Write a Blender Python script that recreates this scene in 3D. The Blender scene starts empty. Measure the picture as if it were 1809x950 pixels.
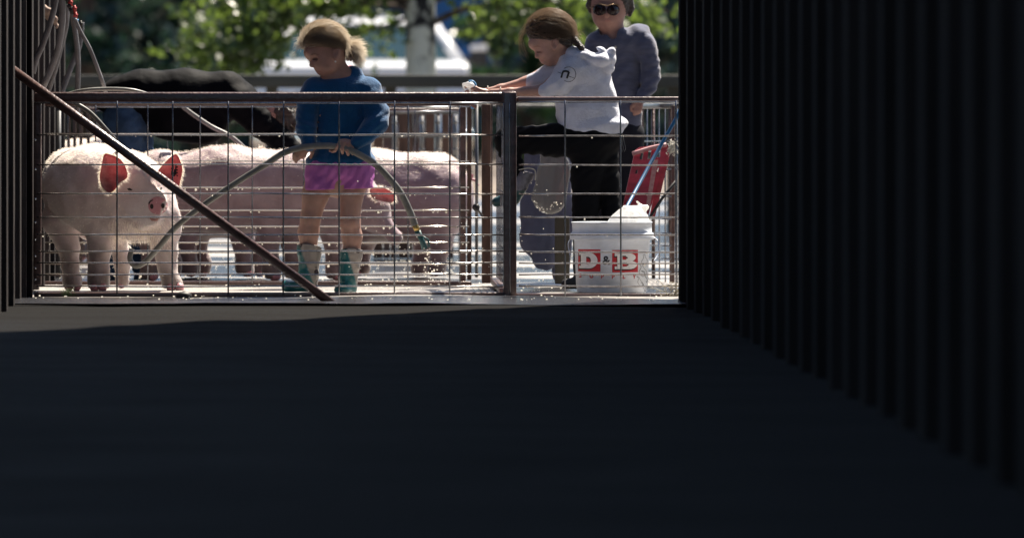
import bpy, bmesh, math, random
import numpy as np
from mathutils import Vector, Matrix
from mathutils.bvhtree import BVHTree

random.seed(7)
RNG = np.random.default_rng(7)
S = bpy.context.scene
COL = S.collection
PI = math.pi

# ------------------------------------------------------------------ camera, sky, sun, exposure
CAMH = 0.711                    # eye height in metres
F = 12600.0                     # focal length in pixels of a 1809 pixel wide frame
cam = bpy.data.cameras.new('camera')
cam.sensor_width = 36.0
cam.lens = 36.0 * F / 1809.0
cam.shift_x = (904.5 - 600.0) / 1809.0
cam.shift_y = -(475.0 - 200.0) / 1809.0
cam.clip_start = 0.5
cam.clip_end = 3000
cam.dof.use_dof = True
cam.dof.focus_distance = 28.3
cam.dof.aperture_fstop = cam.lens / 1000.0 / 0.060
camo = bpy.data.objects.new('camera', cam)
camo.location = (0, 0, CAMH)
camo.rotation_euler = (PI / 2, 0, 0)
COL.objects.link(camo)
S.camera = camo

SUN_AZ, SUN_EL = math.radians(32), math.radians(57)
w = bpy.data.worlds.new('World')
S.world = w
w.use_nodes = True
nt = w.node_tree
sky = nt.nodes.new('ShaderNodeTexSky')
sky.sky_type = 'NISHITA'
sky.sun_disc = False
sky.ozone_density = 2.5
sky.sun_elevation = SUN_EL
sky.sun_rotation = SUN_AZ
nt.links.new(sky.outputs[0], nt.nodes['Background'].inputs[0])
nt.nodes['Background'].inputs[1].default_value = 0.05
sd = Vector((math.sin(SUN_AZ) * math.cos(SUN_EL), math.cos(SUN_AZ) * math.cos(SUN_EL), math.sin(SUN_EL)))
sl = bpy.data.lights.new('sun', 'SUN')
sl.energy = 5.0
sl.angle = math.radians(0.5)
sl.color = (1.0, 0.90, 0.76)
so = bpy.data.objects.new('sun', sl)
so.rotation_euler = sd.to_track_quat('Z', 'Y').to_euler()
so.location = (3, 40, 20)
COL.objects.link(so)
S.view_settings.view_transform = 'Standard'
S.view_settings.look = 'None'
S.view_settings.gamma = 1
S.view_settings.exposure = 1.45

# ------------------------------------------------------------------ helpers
def P(px, py, d, dy=0.0):
    """photograph pixel at distance d -> world point"""
    s = d / F
    return Vector(((px - 600) * s, d + dy, CAMH - (py - 200) * s))

def worldloc(o):
    v = Vector((0, 0, 0))
    while o is not None:
        v += o.location
        o = o.parent
    return v

def thing(name, label, cat, loc=(0, 0, 0), group=None):
    o = bpy.data.objects.new(name, None)
    o.empty_display_size = 0.1
    o.location = loc
    COL.objects.link(o)
    o['label'] = label
    o['category'] = cat
    if group:
        o['group'] = group
    return o

def tag(o, label=None, cat=None, group=None, kind=None):
    if label: o['label'] = label
    if cat: o['category'] = cat
    if group: o['group'] = group
    if kind: o['kind'] = kind
    return o

def obj(name, verts, faces, mat=None, parent=None, smooth=True):
    off = worldloc(parent) if parent else Vector((0, 0, 0))
    me = bpy.data.meshes.new(name)
    v = np.asarray(verts, dtype=float).reshape(-1, 3) - np.array(off)
    me.from_pydata(v.tolist(), [], faces if isinstance(faces, list) else faces.tolist())
    me.update()
    if smooth:
        me.polygons.foreach_set('use_smooth', [True] * len(me.polygons))
    o = bpy.data.objects.new(name, me)
    if mat:
        for m in (mat if isinstance(mat, (list, tuple)) else [mat]):
            me.materials.append(m)
    COL.objects.link(o)
    if parent:
        o.parent = parent
    return o

class MB:
    def __init__(self):
        self.v = []; self.f = []; self.sm = True
    def add(self, v, f):
        n = len(self.v)
        self.v.extend([tuple(q) for q in v])
        self.f.extend([tuple(i + n for i in q) for q in f])
    def box(self, c, h, rot=None, bev=0.0):
        c = Vector(c)
        h = Vector(h)
        if bev > 0:
            bm = bmesh.new()
            bmesh.ops.create_cube(bm, size=2)
            for q in bm.verts: q.co = Vector((q.co.x * h.x, q.co.y * h.y, q.co.z * h.z))
            bmesh.ops.bevel(bm, geom=bm.edges[:], offset=bev, segments=2, profile=0.6, affect='EDGES')
            bm.verts.ensure_lookup_table()
            vs = [q.co.copy() for q in bm.verts]
            fs = [[q.index for q in f.verts] for f in bm.faces]
            bm.free()
        else:
            vs = [Vector((sx * h.x, sy * h.y, sz * h.z)) for sx in (-1, 1) for sy in (-1, 1) for sz in (-1, 1)]
            fs = [(0, 1, 3, 2), (4, 6, 7, 5), (0, 4, 5, 1), (2, 3, 7, 6), (0, 2, 6, 4), (1, 5, 7, 3)]
        if rot is not None:
            vs = [rot @ q for q in vs]
        self.add([q + c for q in vs], fs)
    def tube(self, pts, r, n=8, caps=True, flat=1.0):
        pts = [Vector(p) for p in pts]
        m = len(pts)
        rr = r if isinstance(r, (list, tuple, np.ndarray)) else [r] * m
        vs = []; fs = []
        t0 = (pts[1] - pts[0]).normalized()
        up = Vector((0, 0, 1)) if abs(t0.z) < 0.9 else Vector((1, 0, 0))
        u = t0.cross(up).normalized()
        for i, p in enumerate(pts):
            t = (pts[min(i + 1, m - 1)] - pts[max(i - 1, 0)])
            if t.length < 1e-9: t = t0.copy()
            t.normalize()
            u = (u - t * u.dot(t))
            if u.length < 1e-6: u = t.orthogonal()
            u.normalize()
            v = t.cross(u)
            for k in range(n):
                a = 2 * PI * k / n
                vs.append(p + (u * math.cos(a) * flat + v * math.sin(a)) * rr[i])
        for i in range(m - 1):
            for k in range(n):
                a = i * n + k; b = i * n + (k + 1) % n
                fs.append((a, b, b + n, a + n))
        if caps:
            fs.append(tuple(range(n - 1, -1, -1)))
            fs.append(tuple(range((m - 1) * n, m * n)))
        self.add(vs, fs)
    def lathe(self, c, prof, n=32, ax=(1, 1)):
        c = Vector(c); vs = []; fs = []
        for (r, z) in prof:
            for k in range(n):
                a = 2 * PI * k / n
                vs.append((c.x + r * math.cos(a) * ax[0], c.y + r * math.sin(a) * ax[1], c.z + z))
        for i in range(len(prof) - 1):
            for k in range(n):
                a = i * n + k; b = i * n + (k + 1) % n
                fs.append((a, b, b + n, a + n))
        self.add(vs, fs)
    def ball(self, c, r, n=6):
        c = Vector(c); rx, ry, rz = (r, r, r) if not isinstance(r, (tuple, list)) else r
        vs = [c + Vector((0, 0, rz))]; fs = []
        rings = max(3, n // 2)
        for i in range(1, rings):
            a = PI * i / rings
            for k in range(n):
                b = 2 * PI * k / n
                vs.append(c + Vector((rx * math.sin(a) * math.cos(b), ry * math.sin(a) * math.sin(b), rz * math.cos(a))))
        vs.append(c - Vector((0, 0, rz)))
        for k in range(n): fs.append((0, 1 + k, 1 + (k + 1) % n))
        for i in range(rings - 2):
            for k in range(n):
                a = 1 + i * n + k; b = 1 + i * n + (k + 1) % n
                fs.append((a, a + n, b + n, b))
        L = len(vs) - 1; q = 1 + (rings - 2) * n
        for k in range(n): fs.append((q + k, L, q + (k + 1) % n))
        self.add(vs, fs)
    def build(self, name, mat, parent=None, smooth=True):
        return obj(name, self.v, self.f, mat, parent, smooth)

def spline(pts, n=8):
    pts = [Vector(p) for p in pts]
    out = []
    for i in range(len(pts) - 1):
        p0 = pts[max(i - 1, 0)]; p1 = pts[i]; p2 = pts[i + 1]; p3 = pts[min(i + 2, len(pts) - 1)]
        for k in range(n):
            t = k / n
            out.append(0.5 * ((2 * p1) + (p2 - p0) * t + (2 * p0 - 5 * p1 + 4 * p2 - p3) * t * t + (3 * p1 - p0 - 3 * p2 + p3) * t ** 3))
    out.append(pts[-1])
    return out

# ------------------------------------------------------------------ materials
def mat(name, col, rough=0.6, metal=0.0, spec=0.5, var=0.0, vscale=(8, 8, 8), col2=None, bump=0.0, bscale=60.0,
        transl=0.0, tcol=None, rvar=0.0, bstretch=(1, 1, 1), sheen=0.0, coat=0.0, alpha=1.0, sss=0.0, detail=4):
    m = bpy.data.materials.new(name)
    m.use_nodes = True
    t = m.node_tree; N = t.nodes; L = t.links
    b = N['Principled BSDF']
    b.inputs['Base Color'].default_value = (*col, 1)
    b.inputs['Roughness'].default_value = rough
    b.inputs['Metallic'].default_value = metal
    b.inputs['Specular IOR Level'].default_value = spec
    b.inputs['Sheen Weight'].default_value = sheen
    b.inputs['Coat Weight'].default_value = coat
    b.inputs['Alpha'].default_value = alpha
    if sss > 0:
        b.inputs['Subsurface Weight'].default_value = sss
        b.inputs['Subsurface Radius'].default_value = (1.0, 0.35, 0.2)
        b.inputs['Subsurface Scale'].default_value = 0.012
    tc = N.new('ShaderNodeTexCoord')
    if var > 0 or col2 is not None or rvar > 0:
        mp = N.new('ShaderNodeMapping'); mp.inputs['Scale'].default_value = vscale
        L.new(tc.outputs['Object'], mp.inputs[0])
        nz = N.new('ShaderNodeTexNoise'); nz.inputs['Scale'].default_value = 1; nz.inputs['Detail'].default_value = detail
        nz.inputs['Roughness'].default_value = 0.6
        L.new(mp.outputs[0], nz.inputs['Vector'])
        cr = N.new('ShaderNodeValToRGB')
        c2 = col2 if col2 is not None else tuple(min(1, c * (1 + var)) for c in col)
        c1 = col if col2 is not None else tuple(c * (1 - var) for c in col)
        cr.color_ramp.elements[0].position = 0.36; cr.color_ramp.elements[0].color = (*c1, 1)
        cr.color_ramp.elements[1].position = 0.64; cr.color_ramp.elements[1].color = (*c2, 1)
        L.new(nz.outputs['Fac'], cr.inputs[0]); L.new(cr.outputs[0], b.inputs['Base Color'])
        if rvar > 0:
            mr = N.new('ShaderNodeMapRange')
            mr.inputs[1].default_value = 0.35; mr.inputs[2].default_value = 0.65
            mr.inputs[3].default_value = max(0.03, rough - rvar); mr.inputs[4].default_value = min(1, rough + rvar)
            L.new(nz.outputs['Fac'], mr.inputs[0]); L.new(mr.outputs[0], b.inputs['Roughness'])
    if bump > 0:
        mp2 = N.new('ShaderNodeMapping'); mp2.inputs['Scale'].default_value = tuple(bscale * q for q in bstretch)
        L.new(tc.outputs['Object'], mp2.inputs[0])
        n2 = N.new('ShaderNodeTexNoise'); n2.inputs['Scale'].default_value = 1; n2.inputs['Detail'].default_value = 5
        L.new(mp2.outputs[0], n2.inputs['Vector'])
        bp = N.new('ShaderNodeBump'); bp.inputs['Strength'].default_value = bump; bp.inputs['Distance'].default_value = 0.01
        L.new(n2.outputs['Fac'], bp.inputs['Height']); L.new(bp.outputs[0], b.inputs['Normal'])
    if transl > 0:
        tr = N.new('ShaderNodeBsdfTranslucent'); tr.inputs[0].default_value = (*(tcol or col), 1)
        mx = N.new('ShaderNodeMixShader'); mx.inputs[0].default_value = transl
        L.new(b.outputs[0], mx.inputs[1]); L.new(tr.outputs[0], mx.inputs[2])
        L.new(mx.outputs[0], N['Material Output'].inputs['Surface'])
    return m

M = {}
M['brown'] = mat('brown_painted_steel', (0.100, 0.054, 0.048), 0.32, 0.0, 0.7, var=0.4, vscale=(3, 30, 30), bump=0.25, bscale=90)
M['brown2'] = mat('rusty_brown_steel', (0.10, 0.055, 0.04), 0.6, 0.0, 0.4, var=0.4, vscale=(15, 15, 4), bump=0.3, bscale=60)
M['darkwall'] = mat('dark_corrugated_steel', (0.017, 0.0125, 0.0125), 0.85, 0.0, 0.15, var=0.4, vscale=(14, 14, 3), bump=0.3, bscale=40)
M['shedwall'] = mat('added_barn_steel', (0.008, 0.0065, 0.006), 0.95, 0.0, 0.05, var=0.4, vscale=(3, 3, 0.7), bump=0.3, bscale=30)
M['wire'] = mat('galvanised_wire', (0.22, 0.23, 0.26), 0.26, 0.85, 0.5, var=0.3, vscale=(40, 40, 40))
M['wireglare'] = mat('wet_glare_wire', (0.62, 0.58, 0.52), 0.22, 0.7, 0.6)  # glare of the backlit wet tops put into a brighter base colour
M['wirefront'] = mat('sunlit_galvanised_wire', (0.38, 0.36, 0.35), 0.25, 0.75, 0.5, var=0.3, vscale=(40, 40, 40))  # paler than the uprights, colour carries the sunlit tops of the rows
M['drop'] = mat('water_drop', (0.85, 0.88, 0.9), 0.05, 0.0, 1.0, transl=0.8, tcol=(1.0, 0.97, 0.9))  # whitish translucence stands in for sunlight refracted through the water
M['steel'] = mat('galvanised_pipe', (0.20, 0.20, 0.20), 0.4, 0.7, 0.5, var=0.3, vscale=(20, 20, 5))
M['rubber'] = mat('black_rubber', (0.018, 0.018, 0.02), 0.6)
M['hose'] = mat('grey_green_hose', (0.17, 0.17, 0.158), 0.42, 0, 0.5, var=0.2, vscale=(20, 20, 20))
M['hosegrey'] = mat('grey_hose', (0.20, 0.195, 0.20), 0.45, 0, 0.5, var=0.25, vscale=(12, 12, 12))
M['skin'] = mat('skin', (0.41, 0.245, 0.20), 0.5, 0, 0.4, var=0.10, vscale=(25, 25, 25), sss=0.25)
M['skinred'] = mat('flushed_skin', (0.34, 0.19, 0.16), 0.55, 0, 0.4, var=0.12, vscale=(25, 25, 25))
M['lip'] = mat('lip', (0.40, 0.19, 0.16), 0.5)
M['lash'] = mat('lashes', (0.10, 0.05, 0.04), 0.6)
M['brow'] = mat('brow', (0.30, 0.17, 0.12), 0.7)
M['dark'] = mat('dark_lash', (0.02, 0.012, 0.01), 0.6)
M['blond'] = mat('blond_hair', (0.15, 0.11, 0.08), 0.4, 0, 0.6, sheen=1.0, var=0.7, vscale=(22, 30, 170), bump=0.9, bscale=110, bstretch=(0.5, 0.5, 2.4), transl=0.25, tcol=(0.7, 0.48, 0.28))
M['brunette'] = mat('brown_hair', (0.042, 0.031, 0.027), 0.4, 0, 0.5, sheen=0.12, var=0.6, vscale=(22, 30, 170), bump=0.9, bscale=110, bstretch=(0.5, 0.5, 2.2), transl=0.15, tcol=(0.25, 0.17, 0.12))
M['strandb'] = mat('backlit_blond_strand', (0.62, 0.54, 0.44), 0.3, 0, 0.8, transl=0.6, tcol=(1.0, 0.94, 0.84))  # near white, so loose hair carries the backlit halo in its colour
M['strandfront'] = mat('shaded_blond_strand', (0.25, 0.20, 0.155), 0.35, 0, 0.6, transl=0.45, tcol=(0.95, 0.82, 0.64))  # darker copy for strands on the shaded front of the head
M['strandd'] = mat('brown_strand', (0.14, 0.105, 0.08), 0.35, 0, 0.6, transl=0.45, tcol=(0.66, 0.53, 0.40))
M['blue'] = mat('blue_fleece', (0.003, 0.080, 0.215), 0.85, 0, 0.2, var=0.12, vscale=(10, 10, 10), bump=0.4, bscale=160, sheen=0.4)
M['coral'] = mat('coral_lining', (0.85, 0.16, 0.10), 0.8, transl=0.3)
M['pink'] = mat('orchid_cotton', (0.50, 0.17, 0.50), 0.85, 0, 0.2, var=0.12, vscale=(12, 12, 12), bump=0.35, bscale=110, transl=0.12, tcol=(0.8, 0.25, 0.7))
M['hoodie'] = mat('heather_white_fleece', (0.58, 0.61, 0.72), 0.9, 0, 0.2, var=0.10, vscale=(14, 14, 14), bump=0.45, bscale=130, sheen=0.6, transl=0.06, tcol=(0.8, 0.7, 0.75))
M['black'] = mat('black_leggings', (0.0035, 0.004, 0.006), 0.8, 0, 0.12)
M['jacket'] = mat('black_puffer_nylon', (0.002, 0.0024, 0.0045), 0.7, 0, 0.06, sheen=0.02, bump=0.3, bscale=26)
M['jeans'] = mat('blue_denim', (0.035, 0.075, 0.15), 0.85, 0, 0.2, var=0.3, vscale=(20, 20, 20))
M['slate'] = mat('slate_blue_knit', (0.075, 0.085, 0.14), 0.9, 0, 0.2, var=0.16, vscale=(14, 14, 50), bump=0.25, bscale=70, bstretch=(0.5, 0.5, 2), sheen=0.4)
M['navy'] = mat('dark_navy_trousers', (0.008, 0.009, 0.016), 0.85, 0, 0.2)
M['glass'] = mat('dark_lens', (0.012, 0.006, 0.008), 0.12, 0, 0.25)
M['gold'] = mat('gold_frame', (0.16, 0.10, 0.05), 0.45, 0.8)
M['pearl'] = mat('pearl', (0.85, 0.83, 0.8), 0.15)
M['bucket'] = mat('white_bucket_plastic', (0.66, 0.71, 0.79), 0.45, 0, 0.5, var=0.12, vscale=(9, 9, 16), transl=0.08, tcol=(0.8, 0.85, 0.95))
M['bag'] = mat('white_plastic_bag', (0.85, 0.87, 0.88), 0.35, 0, 0.5, transl=0.45, tcol=(0.95, 0.93, 0.9), bump=0.6, bscale=40)
M['red'] = mat('red_print', (0.50, 0.006, 0.02), 0.45)
M['white'] = mat('white_print', (0.86, 0.86, 0.86), 0.45)
M['ink'] = mat('black_print', (0.012, 0.014, 0.02), 0.5)
M['board'] = mat('red_sorting_board', (0.42, 0.04, 0.07), 0.45, 0, 0.5, var=0.3, vscale=(10, 10, 25), bump=0.3, bscale=50)
M['boardside'] = mat('scuffed_red_board', (0.40, 0.16, 0.18), 0.6, 0, 0.5, var=0.4, vscale=(40, 40, 60), col2=(0.5, 0.3, 0.3))
M['bluerod'] = mat('blue_cane', (0.008, 0.10, 0.24), 0.5)
M['cloth'] = mat('slate_cloth', (0.075, 0.085, 0.145), 0.9, var=0.15, vscale=(12, 12, 12))
M['clear'] = mat('cloudy_plastic', (0.20, 0.20, 0.20), 0.25, 0, 0.5, alpha=0.72, bump=0.6, bscale=18)
M['rope'] = mat('frayed_rope', (0.62, 0.60, 0.55), 0.8, transl=0.3)
M['teal'] = mat('teal_nozzle', (0.02, 0.09, 0.10), 0.45)
M['brass'] = mat('brass', (0.5, 0.36, 0.13), 0.3, 0.9)
M['canvas'] = mat('tan_canvas', (0.40, 0.30, 0.25), 0.9, var=0.2)
M['skyblue'] = mat('light_blue_tape', (0.16, 0.42, 0.75), 0.5)
M['redpl'] = mat('red_coupling', (0.5, 0.05, 0.05), 0.5)
M['truck'] = mat('white_car_paint', (0.80, 0.80, 0.80), 0.28, 0, 0.5, coat=0.6)
M['truckglass'] = mat('windscreen', (0.012, 0.035, 0.045), 0.10, 0, 0.15)
M['chrome'] = mat('chrome', (0.8, 0.8, 0.8), 0.12, 1.0)
M['farrail'] = mat('weathered_rail', (0.055, 0.053, 0.042), 0.6, 0, 0.4, var=0.15, vscale=(2, 2, 2))
M['bldg'] = mat('blue_siding', (0.025, 0.050, 0.085), 0.8, 0, 0.2, var=0.35, vscale=(0.7, 0.7, 0.7))
M['bldg2'] = mat('bright_blue_tarp', (0.03, 0.13, 0.34), 0.7, 0, 0.3, var=0.25, vscale=(1, 1, 1))

def pig_material(name, c1, c2):
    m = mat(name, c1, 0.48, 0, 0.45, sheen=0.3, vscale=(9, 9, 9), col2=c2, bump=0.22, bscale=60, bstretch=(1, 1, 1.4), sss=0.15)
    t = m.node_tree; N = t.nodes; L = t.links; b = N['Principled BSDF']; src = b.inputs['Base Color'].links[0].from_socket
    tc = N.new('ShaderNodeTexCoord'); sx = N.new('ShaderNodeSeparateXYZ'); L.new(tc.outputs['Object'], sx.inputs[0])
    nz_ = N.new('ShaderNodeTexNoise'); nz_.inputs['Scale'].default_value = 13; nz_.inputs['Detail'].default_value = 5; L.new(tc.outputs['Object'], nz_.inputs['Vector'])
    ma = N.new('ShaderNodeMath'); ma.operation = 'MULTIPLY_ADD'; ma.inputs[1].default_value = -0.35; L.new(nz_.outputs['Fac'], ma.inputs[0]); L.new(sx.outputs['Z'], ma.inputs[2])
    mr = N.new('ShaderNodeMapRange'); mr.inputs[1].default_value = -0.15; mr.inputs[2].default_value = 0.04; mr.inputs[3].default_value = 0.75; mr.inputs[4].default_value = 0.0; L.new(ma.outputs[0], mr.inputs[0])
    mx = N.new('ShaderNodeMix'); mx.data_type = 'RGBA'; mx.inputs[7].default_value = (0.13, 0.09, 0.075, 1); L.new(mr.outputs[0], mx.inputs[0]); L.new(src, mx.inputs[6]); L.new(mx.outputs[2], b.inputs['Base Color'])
    return m
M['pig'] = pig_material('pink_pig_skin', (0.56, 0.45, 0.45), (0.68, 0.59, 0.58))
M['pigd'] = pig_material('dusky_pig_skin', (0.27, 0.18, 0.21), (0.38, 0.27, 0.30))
M['ear'] = mat('pig_ear', (0.42, 0.16, 0.16), 0.55, 0, 0.3, col2=(0.72, 0.42, 0.40), transl=0.36, tcol=(0.60, 0.20, 0.22), vscale=(26, 26, 26), bump=0.4, bscale=50)
M['snout'] = mat('pig_snout', (0.50, 0.22, 0.25), 0.4, 0, 0.5, var=0.12, vscale=(30, 30, 30))
M['bristle'] = mat('pig_bristle', (0.85, 0.78, 0.70), 0.4, 0, 0.5, transl=0.6, tcol=(1.0, 0.93, 0.82))

# boots: teal in front, cream with dark rings behind
def boot_material():
    m = bpy.data.materials.new('patterned_rubber_boot'); m.use_nodes = True
    t = m.node_tree; N = t.nodes; L = t.links; b = N['Principled BSDF']
    b.inputs['Roughness'].default_value = 0.28
    tc = N.new('ShaderNodeTexCoord')
    vo = N.new('ShaderNodeTexVoronoi'); vo.inputs['Scale'].default_value = 24
    L.new(tc.outputs['Object'], vo.inputs['Vector'])
    cr = N.new('ShaderNodeValToRGB')
    e = cr.color_ramp.elements
    e[0].position = 0.13; e[0].color = (0.26, 0.22, 0.22, 1)
    e[1].position = 0.20; e[1].color = (0.03, 0.02, 0.03, 1)
    a = e.new(0.29); a.color = (0.03, 0.02, 0.03, 1)
    a = e.new(0.34); a.color = (0.30, 0.27, 0.25, 1)
    L.new(vo.outputs['Distance'], cr.inputs[0])
    sx = N.new('ShaderNodeSeparateXYZ'); L.new(tc.outputs['Generated'], sx.inputs[0])
    mr = N.new('ShaderNodeMath'); mr.operation = 'MULTIPLY_ADD'      # x + 0.55*(1-z) style split
    mr.inputs[1].default_value = 0.45; L.new(sx.outputs['Z'], mr.inputs[0])
    L.new(sx.outputs['X'], mr.inputs[2])
    st = N.new('ShaderNodeMapRange'); st.inputs[1].default_value = 0.84; st.inputs[2].default_value = 0.90
    L.new(mr.outputs[0], st.inputs[0])
    mx = N.new('ShaderNodeMix'); mx.data_type = 'RGBA'
    mx.inputs[6].default_value = (0.012, 0.115, 0.13, 1)
    L.new(st.outputs[0], mx.inputs[0]); L.new(cr.outputs[0], mx.inputs[7])
    L.new(mx.outputs[2], b.inputs['Base Color'])
    return m
M['boot'] = boot_material()
M['bootgrey'] = mat('grey_boot', (0.10, 0.10, 0.13), 0.5, 0, 0.5, var=0.5, vscale=(30, 30, 30))
M['boottoe'] = mat('dark_teal_boot', (0.015, 0.06, 0.065), 0.35)

# ------------------------------------------------------------------ implicit surfaces (figures are modelled in pixels at their distance)
def vnoise(shape, cell, seed):
    r = np.random.default_rng(seed)
    n = [int(math.ceil(shape[i] / cell[i])) + 3 for i in range(3)]
    g = r.standard_normal(n)
    out = g
    for ax in range(3):
        x = np.arange(shape[ax]) / cell[ax]
        i = x.astype(int); f = x - i; f = f * f * (3 - 2 * f)
        a = np.take(out, i, axis=ax); b = np.take(out, i + 1, axis=ax)
        sh = [1, 1, 1]; sh[ax] = -1
        f = f.reshape(sh)
        out = a * (1 - f) + b * f
    return out

class Field:
    def __init__(s, lo, hi, vox=2.0):
        s.lo = np.array(lo, float); s.vox = vox
        s.n = np.ceil((np.array(hi, float) - s.lo) / vox).astype(int) + 1
        s.ax = [s.lo[i] + vox * np.arange(s.n[i]) for i in range(3)]
        s.d = np.full(s.n, 40.0, dtype=np.float32)
    def _loc(s, lo, hi, m):
        sl = []; g = []
        for i in range(3):
            a = int(max(0, math.floor((lo[i] - m - s.lo[i]) / s.vox)))
            b = int(min(s.n[i], math.ceil((hi[i] + m - s.lo[i]) / s.vox) + 1))
            if b <= a: return None, None
            sl.append(slice(a, b)); g.append(s.ax[i][a:b])
        return tuple(sl), np.meshgrid(*g, indexing='ij', sparse=True)
    def _mix(s, sl, d, k, sub):
        cur = s.d[sl]
        if sub:
            d = -d
            h = np.clip(0.5 - 0.5 * (cur - d) / k, 0, 1)
            s.d[sl] = cur * (1 - h) + d * h + k * h * (1 - h)
        else:
            h = np.clip(0.5 + 0.5 * (cur - d) / k, 0, 1)
            s.d[sl] = cur * (1 - h) + d * h - k * h * (1 - h)
    def cap(s, a, b, ra, rb=None, k=5.0, sub=False, fz=1.0):
        rb = ra if rb is None else rb
        a = np.array(a, float); b = np.array(b, float); R = max(ra, rb) * max(1, fz)
        sl, g = s._loc(np.minimum(a, b) - R, np.maximum(a, b) + R, k + 8)
        if sl is None: return s
        ab = b - a; L = float(ab @ ab) + 1e-9
        t = np.clip(((g[0] - a[0]) * ab[0] + (g[1] - a[1]) * ab[1] + (g[2] - a[2]) * ab[2]) / L, 0, 1)
        r = ra + (rb - ra) * t
        d = np.sqrt((g[0] - a[0] - ab[0] * t) ** 2 + (g[1] - a[1] - ab[1] * t) ** 2 + ((g[2] - a[2] - ab[2] * t) / fz) ** 2) - r
        s._mix(sl, d.astype(np.float32), k, sub)
        return s
    def ell(s, c, r, rot=0.0, k=5.0, sub=False, rx=0.0):
        """rot: turn in the picture plane (degrees, clockwise), rx: turn about the vertical"""
        c = np.array(c, float); R = max(r)
        sl, g = s._loc(c - R, c + R, k + 8)
        if sl is None: return s
        x = g[0] - c[0]; y = g[1] - c[1]; z = g[2] - c[2]
        if rot:
            a = math.radians(rot); ca, sa = math.cos(a), math.sin(a)
            x, y = x * ca + y * sa, -x * sa + y * ca
        if rx:
            a = math.radians(rx); ca, sa = math.cos(a), math.sin(a)
            x, z = x * ca + z * sa, -x * sa + z * ca
        k0 = np.sqrt((x / r[0]) ** 2 + (y / r[1]) ** 2 + (z / r[2]) ** 2)
        k1 = np.sqrt((x / r[0] ** 2) ** 2 + (y / r[1] ** 2) ** 2 + (z / r[2] ** 2) ** 2) + 1e-6
        d = k0 * (k0 - 1) / k1
        s._mix(sl, d.astype(np.float32), k, sub)
        return s
    def chain(s, pts, k=5.0, fz=1.0):
        """pts: (x, y, z, r)"""
        for p, q in zip(pts[:-1], pts[1:]):
            s.cap(p[:3], q[:3], p[3], q[3], k, fz=fz)
        return s
    def cut(s, p, n):
        g = np.meshgrid(*s.ax, indexing='ij', sparse=True)
        n = np.array(n, float); n /= np.linalg.norm(n)
        d = (g[0] - p[0]) * n[0] + (g[1] - p[1]) * n[1] + (g[2] - p[2]) * n[2]
        s.d = np.maximum(s.d, d.astype(np.float32)); return s
    def noise(s, amp, cell, seed=1, rot=0.0):
        s.d = s.d + (amp * vnoise(s.n, [c / s.vox for c in cell], seed)).astype(np.float32); return s
    def folds(s, amp, period, direction, seed=1, where=None, rad=None):
        g = np.meshgrid(*s.ax, indexing='ij', sparse=True)
        wv = vnoise(s.n, [30 / s.vox] * 3, seed)
        ph = (g[0] * direction[0] + g[1] * direction[1] + g[2] * direction[2]) * 2 * PI / period + wv * 1.6
        a = amp * np.sin(ph) * (0.6 + 0.4 * vnoise(s.n, [22 / s.vox] * 3, seed + 5))
        if where is not None:
            q = ((g[0] - where[0]) / rad[0]) ** 2 + ((g[1] - where[1]) / rad[1]) ** 2
            a = a * np.exp(-q)
        s.d = s.d + a.astype(np.float32); return s
    def surface(s):
        d = s.d.copy()
        d[0] = d[-1] = 9; d[:, 0] = d[:, -1] = 9; d[:, :, 0] = d[:, :, -1] = 9
        ins = d < 0
        nx, ny, nz = d.shape
        acc = np.zeros((nx - 1, ny - 1, nz - 1, 3), np.float32); cnt = np.zeros((nx - 1, ny - 1, nz - 1), np.float32)
        C = [(i, j, k) for i in (0, 1) for j in (0, 1) for k in (0, 1)]
        def crn(a, c): return a[c[0]:nx - 1 + c[0], c[1]:ny - 1 + c[1], c[2]:nz - 1 + c[2]]
        for a in C:
            for ax in range(3):
                if a[ax]: continue
                b = list(a); b[ax] = 1; b = tuple(b)
                da, db = crn(d, a), crn(d, b)
                m = crn(ins, a) != crn(ins, b)
                t = np.where(m, da / np.where(m, da - db, 1), 0)
                for q in range(3):
                    acc[..., q] += np.where(m, a[q] + (t if q == ax else 0), 0)
                cnt += m
        act = cnt > 0
        idx = -np.ones(act.shape, int); ij = np.argwhere(act); idx[act] = np.arange(len(ij))
        v = s.lo + s.vox * (ij + acc[act] / cnt[act][:, None])
        quads = []
        for ax in range(3):
            o = [q for q in range(3) if q != ax]
            A = np.take(ins, range(0, d.shape[ax] - 1), ax); B = np.take(ins, range(1, d.shape[ax]), ax)
            m = A != B
            pts = np.argwhere(m)
            pts = pts[(pts[:, o[0]] > 0) & (pts[:, o[1]] > 0) & (pts[:, o[0]] < d.shape[o[0]] - 1) & (pts[:, o[1]] < d.shape[o[1]] - 1)]
            fl = A[tuple(pts.T)]
            def at(da, db):
                p = pts.copy(); p[:, o[0]] -= da; p[:, o[1]] -= db
                return idx[tuple(p.T)]
            q = np.stack([at(1, 1), at(0, 1), at(0, 0), at(1, 0)], 1)
            q[fl] = q[fl][:, ::-1]
            if ax == 1: q = q[:, ::-1]
            quads.append(q)
        q = np.concatenate(quads)
        q = q[(q >= 0).all(1)]
        return v, q
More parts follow.
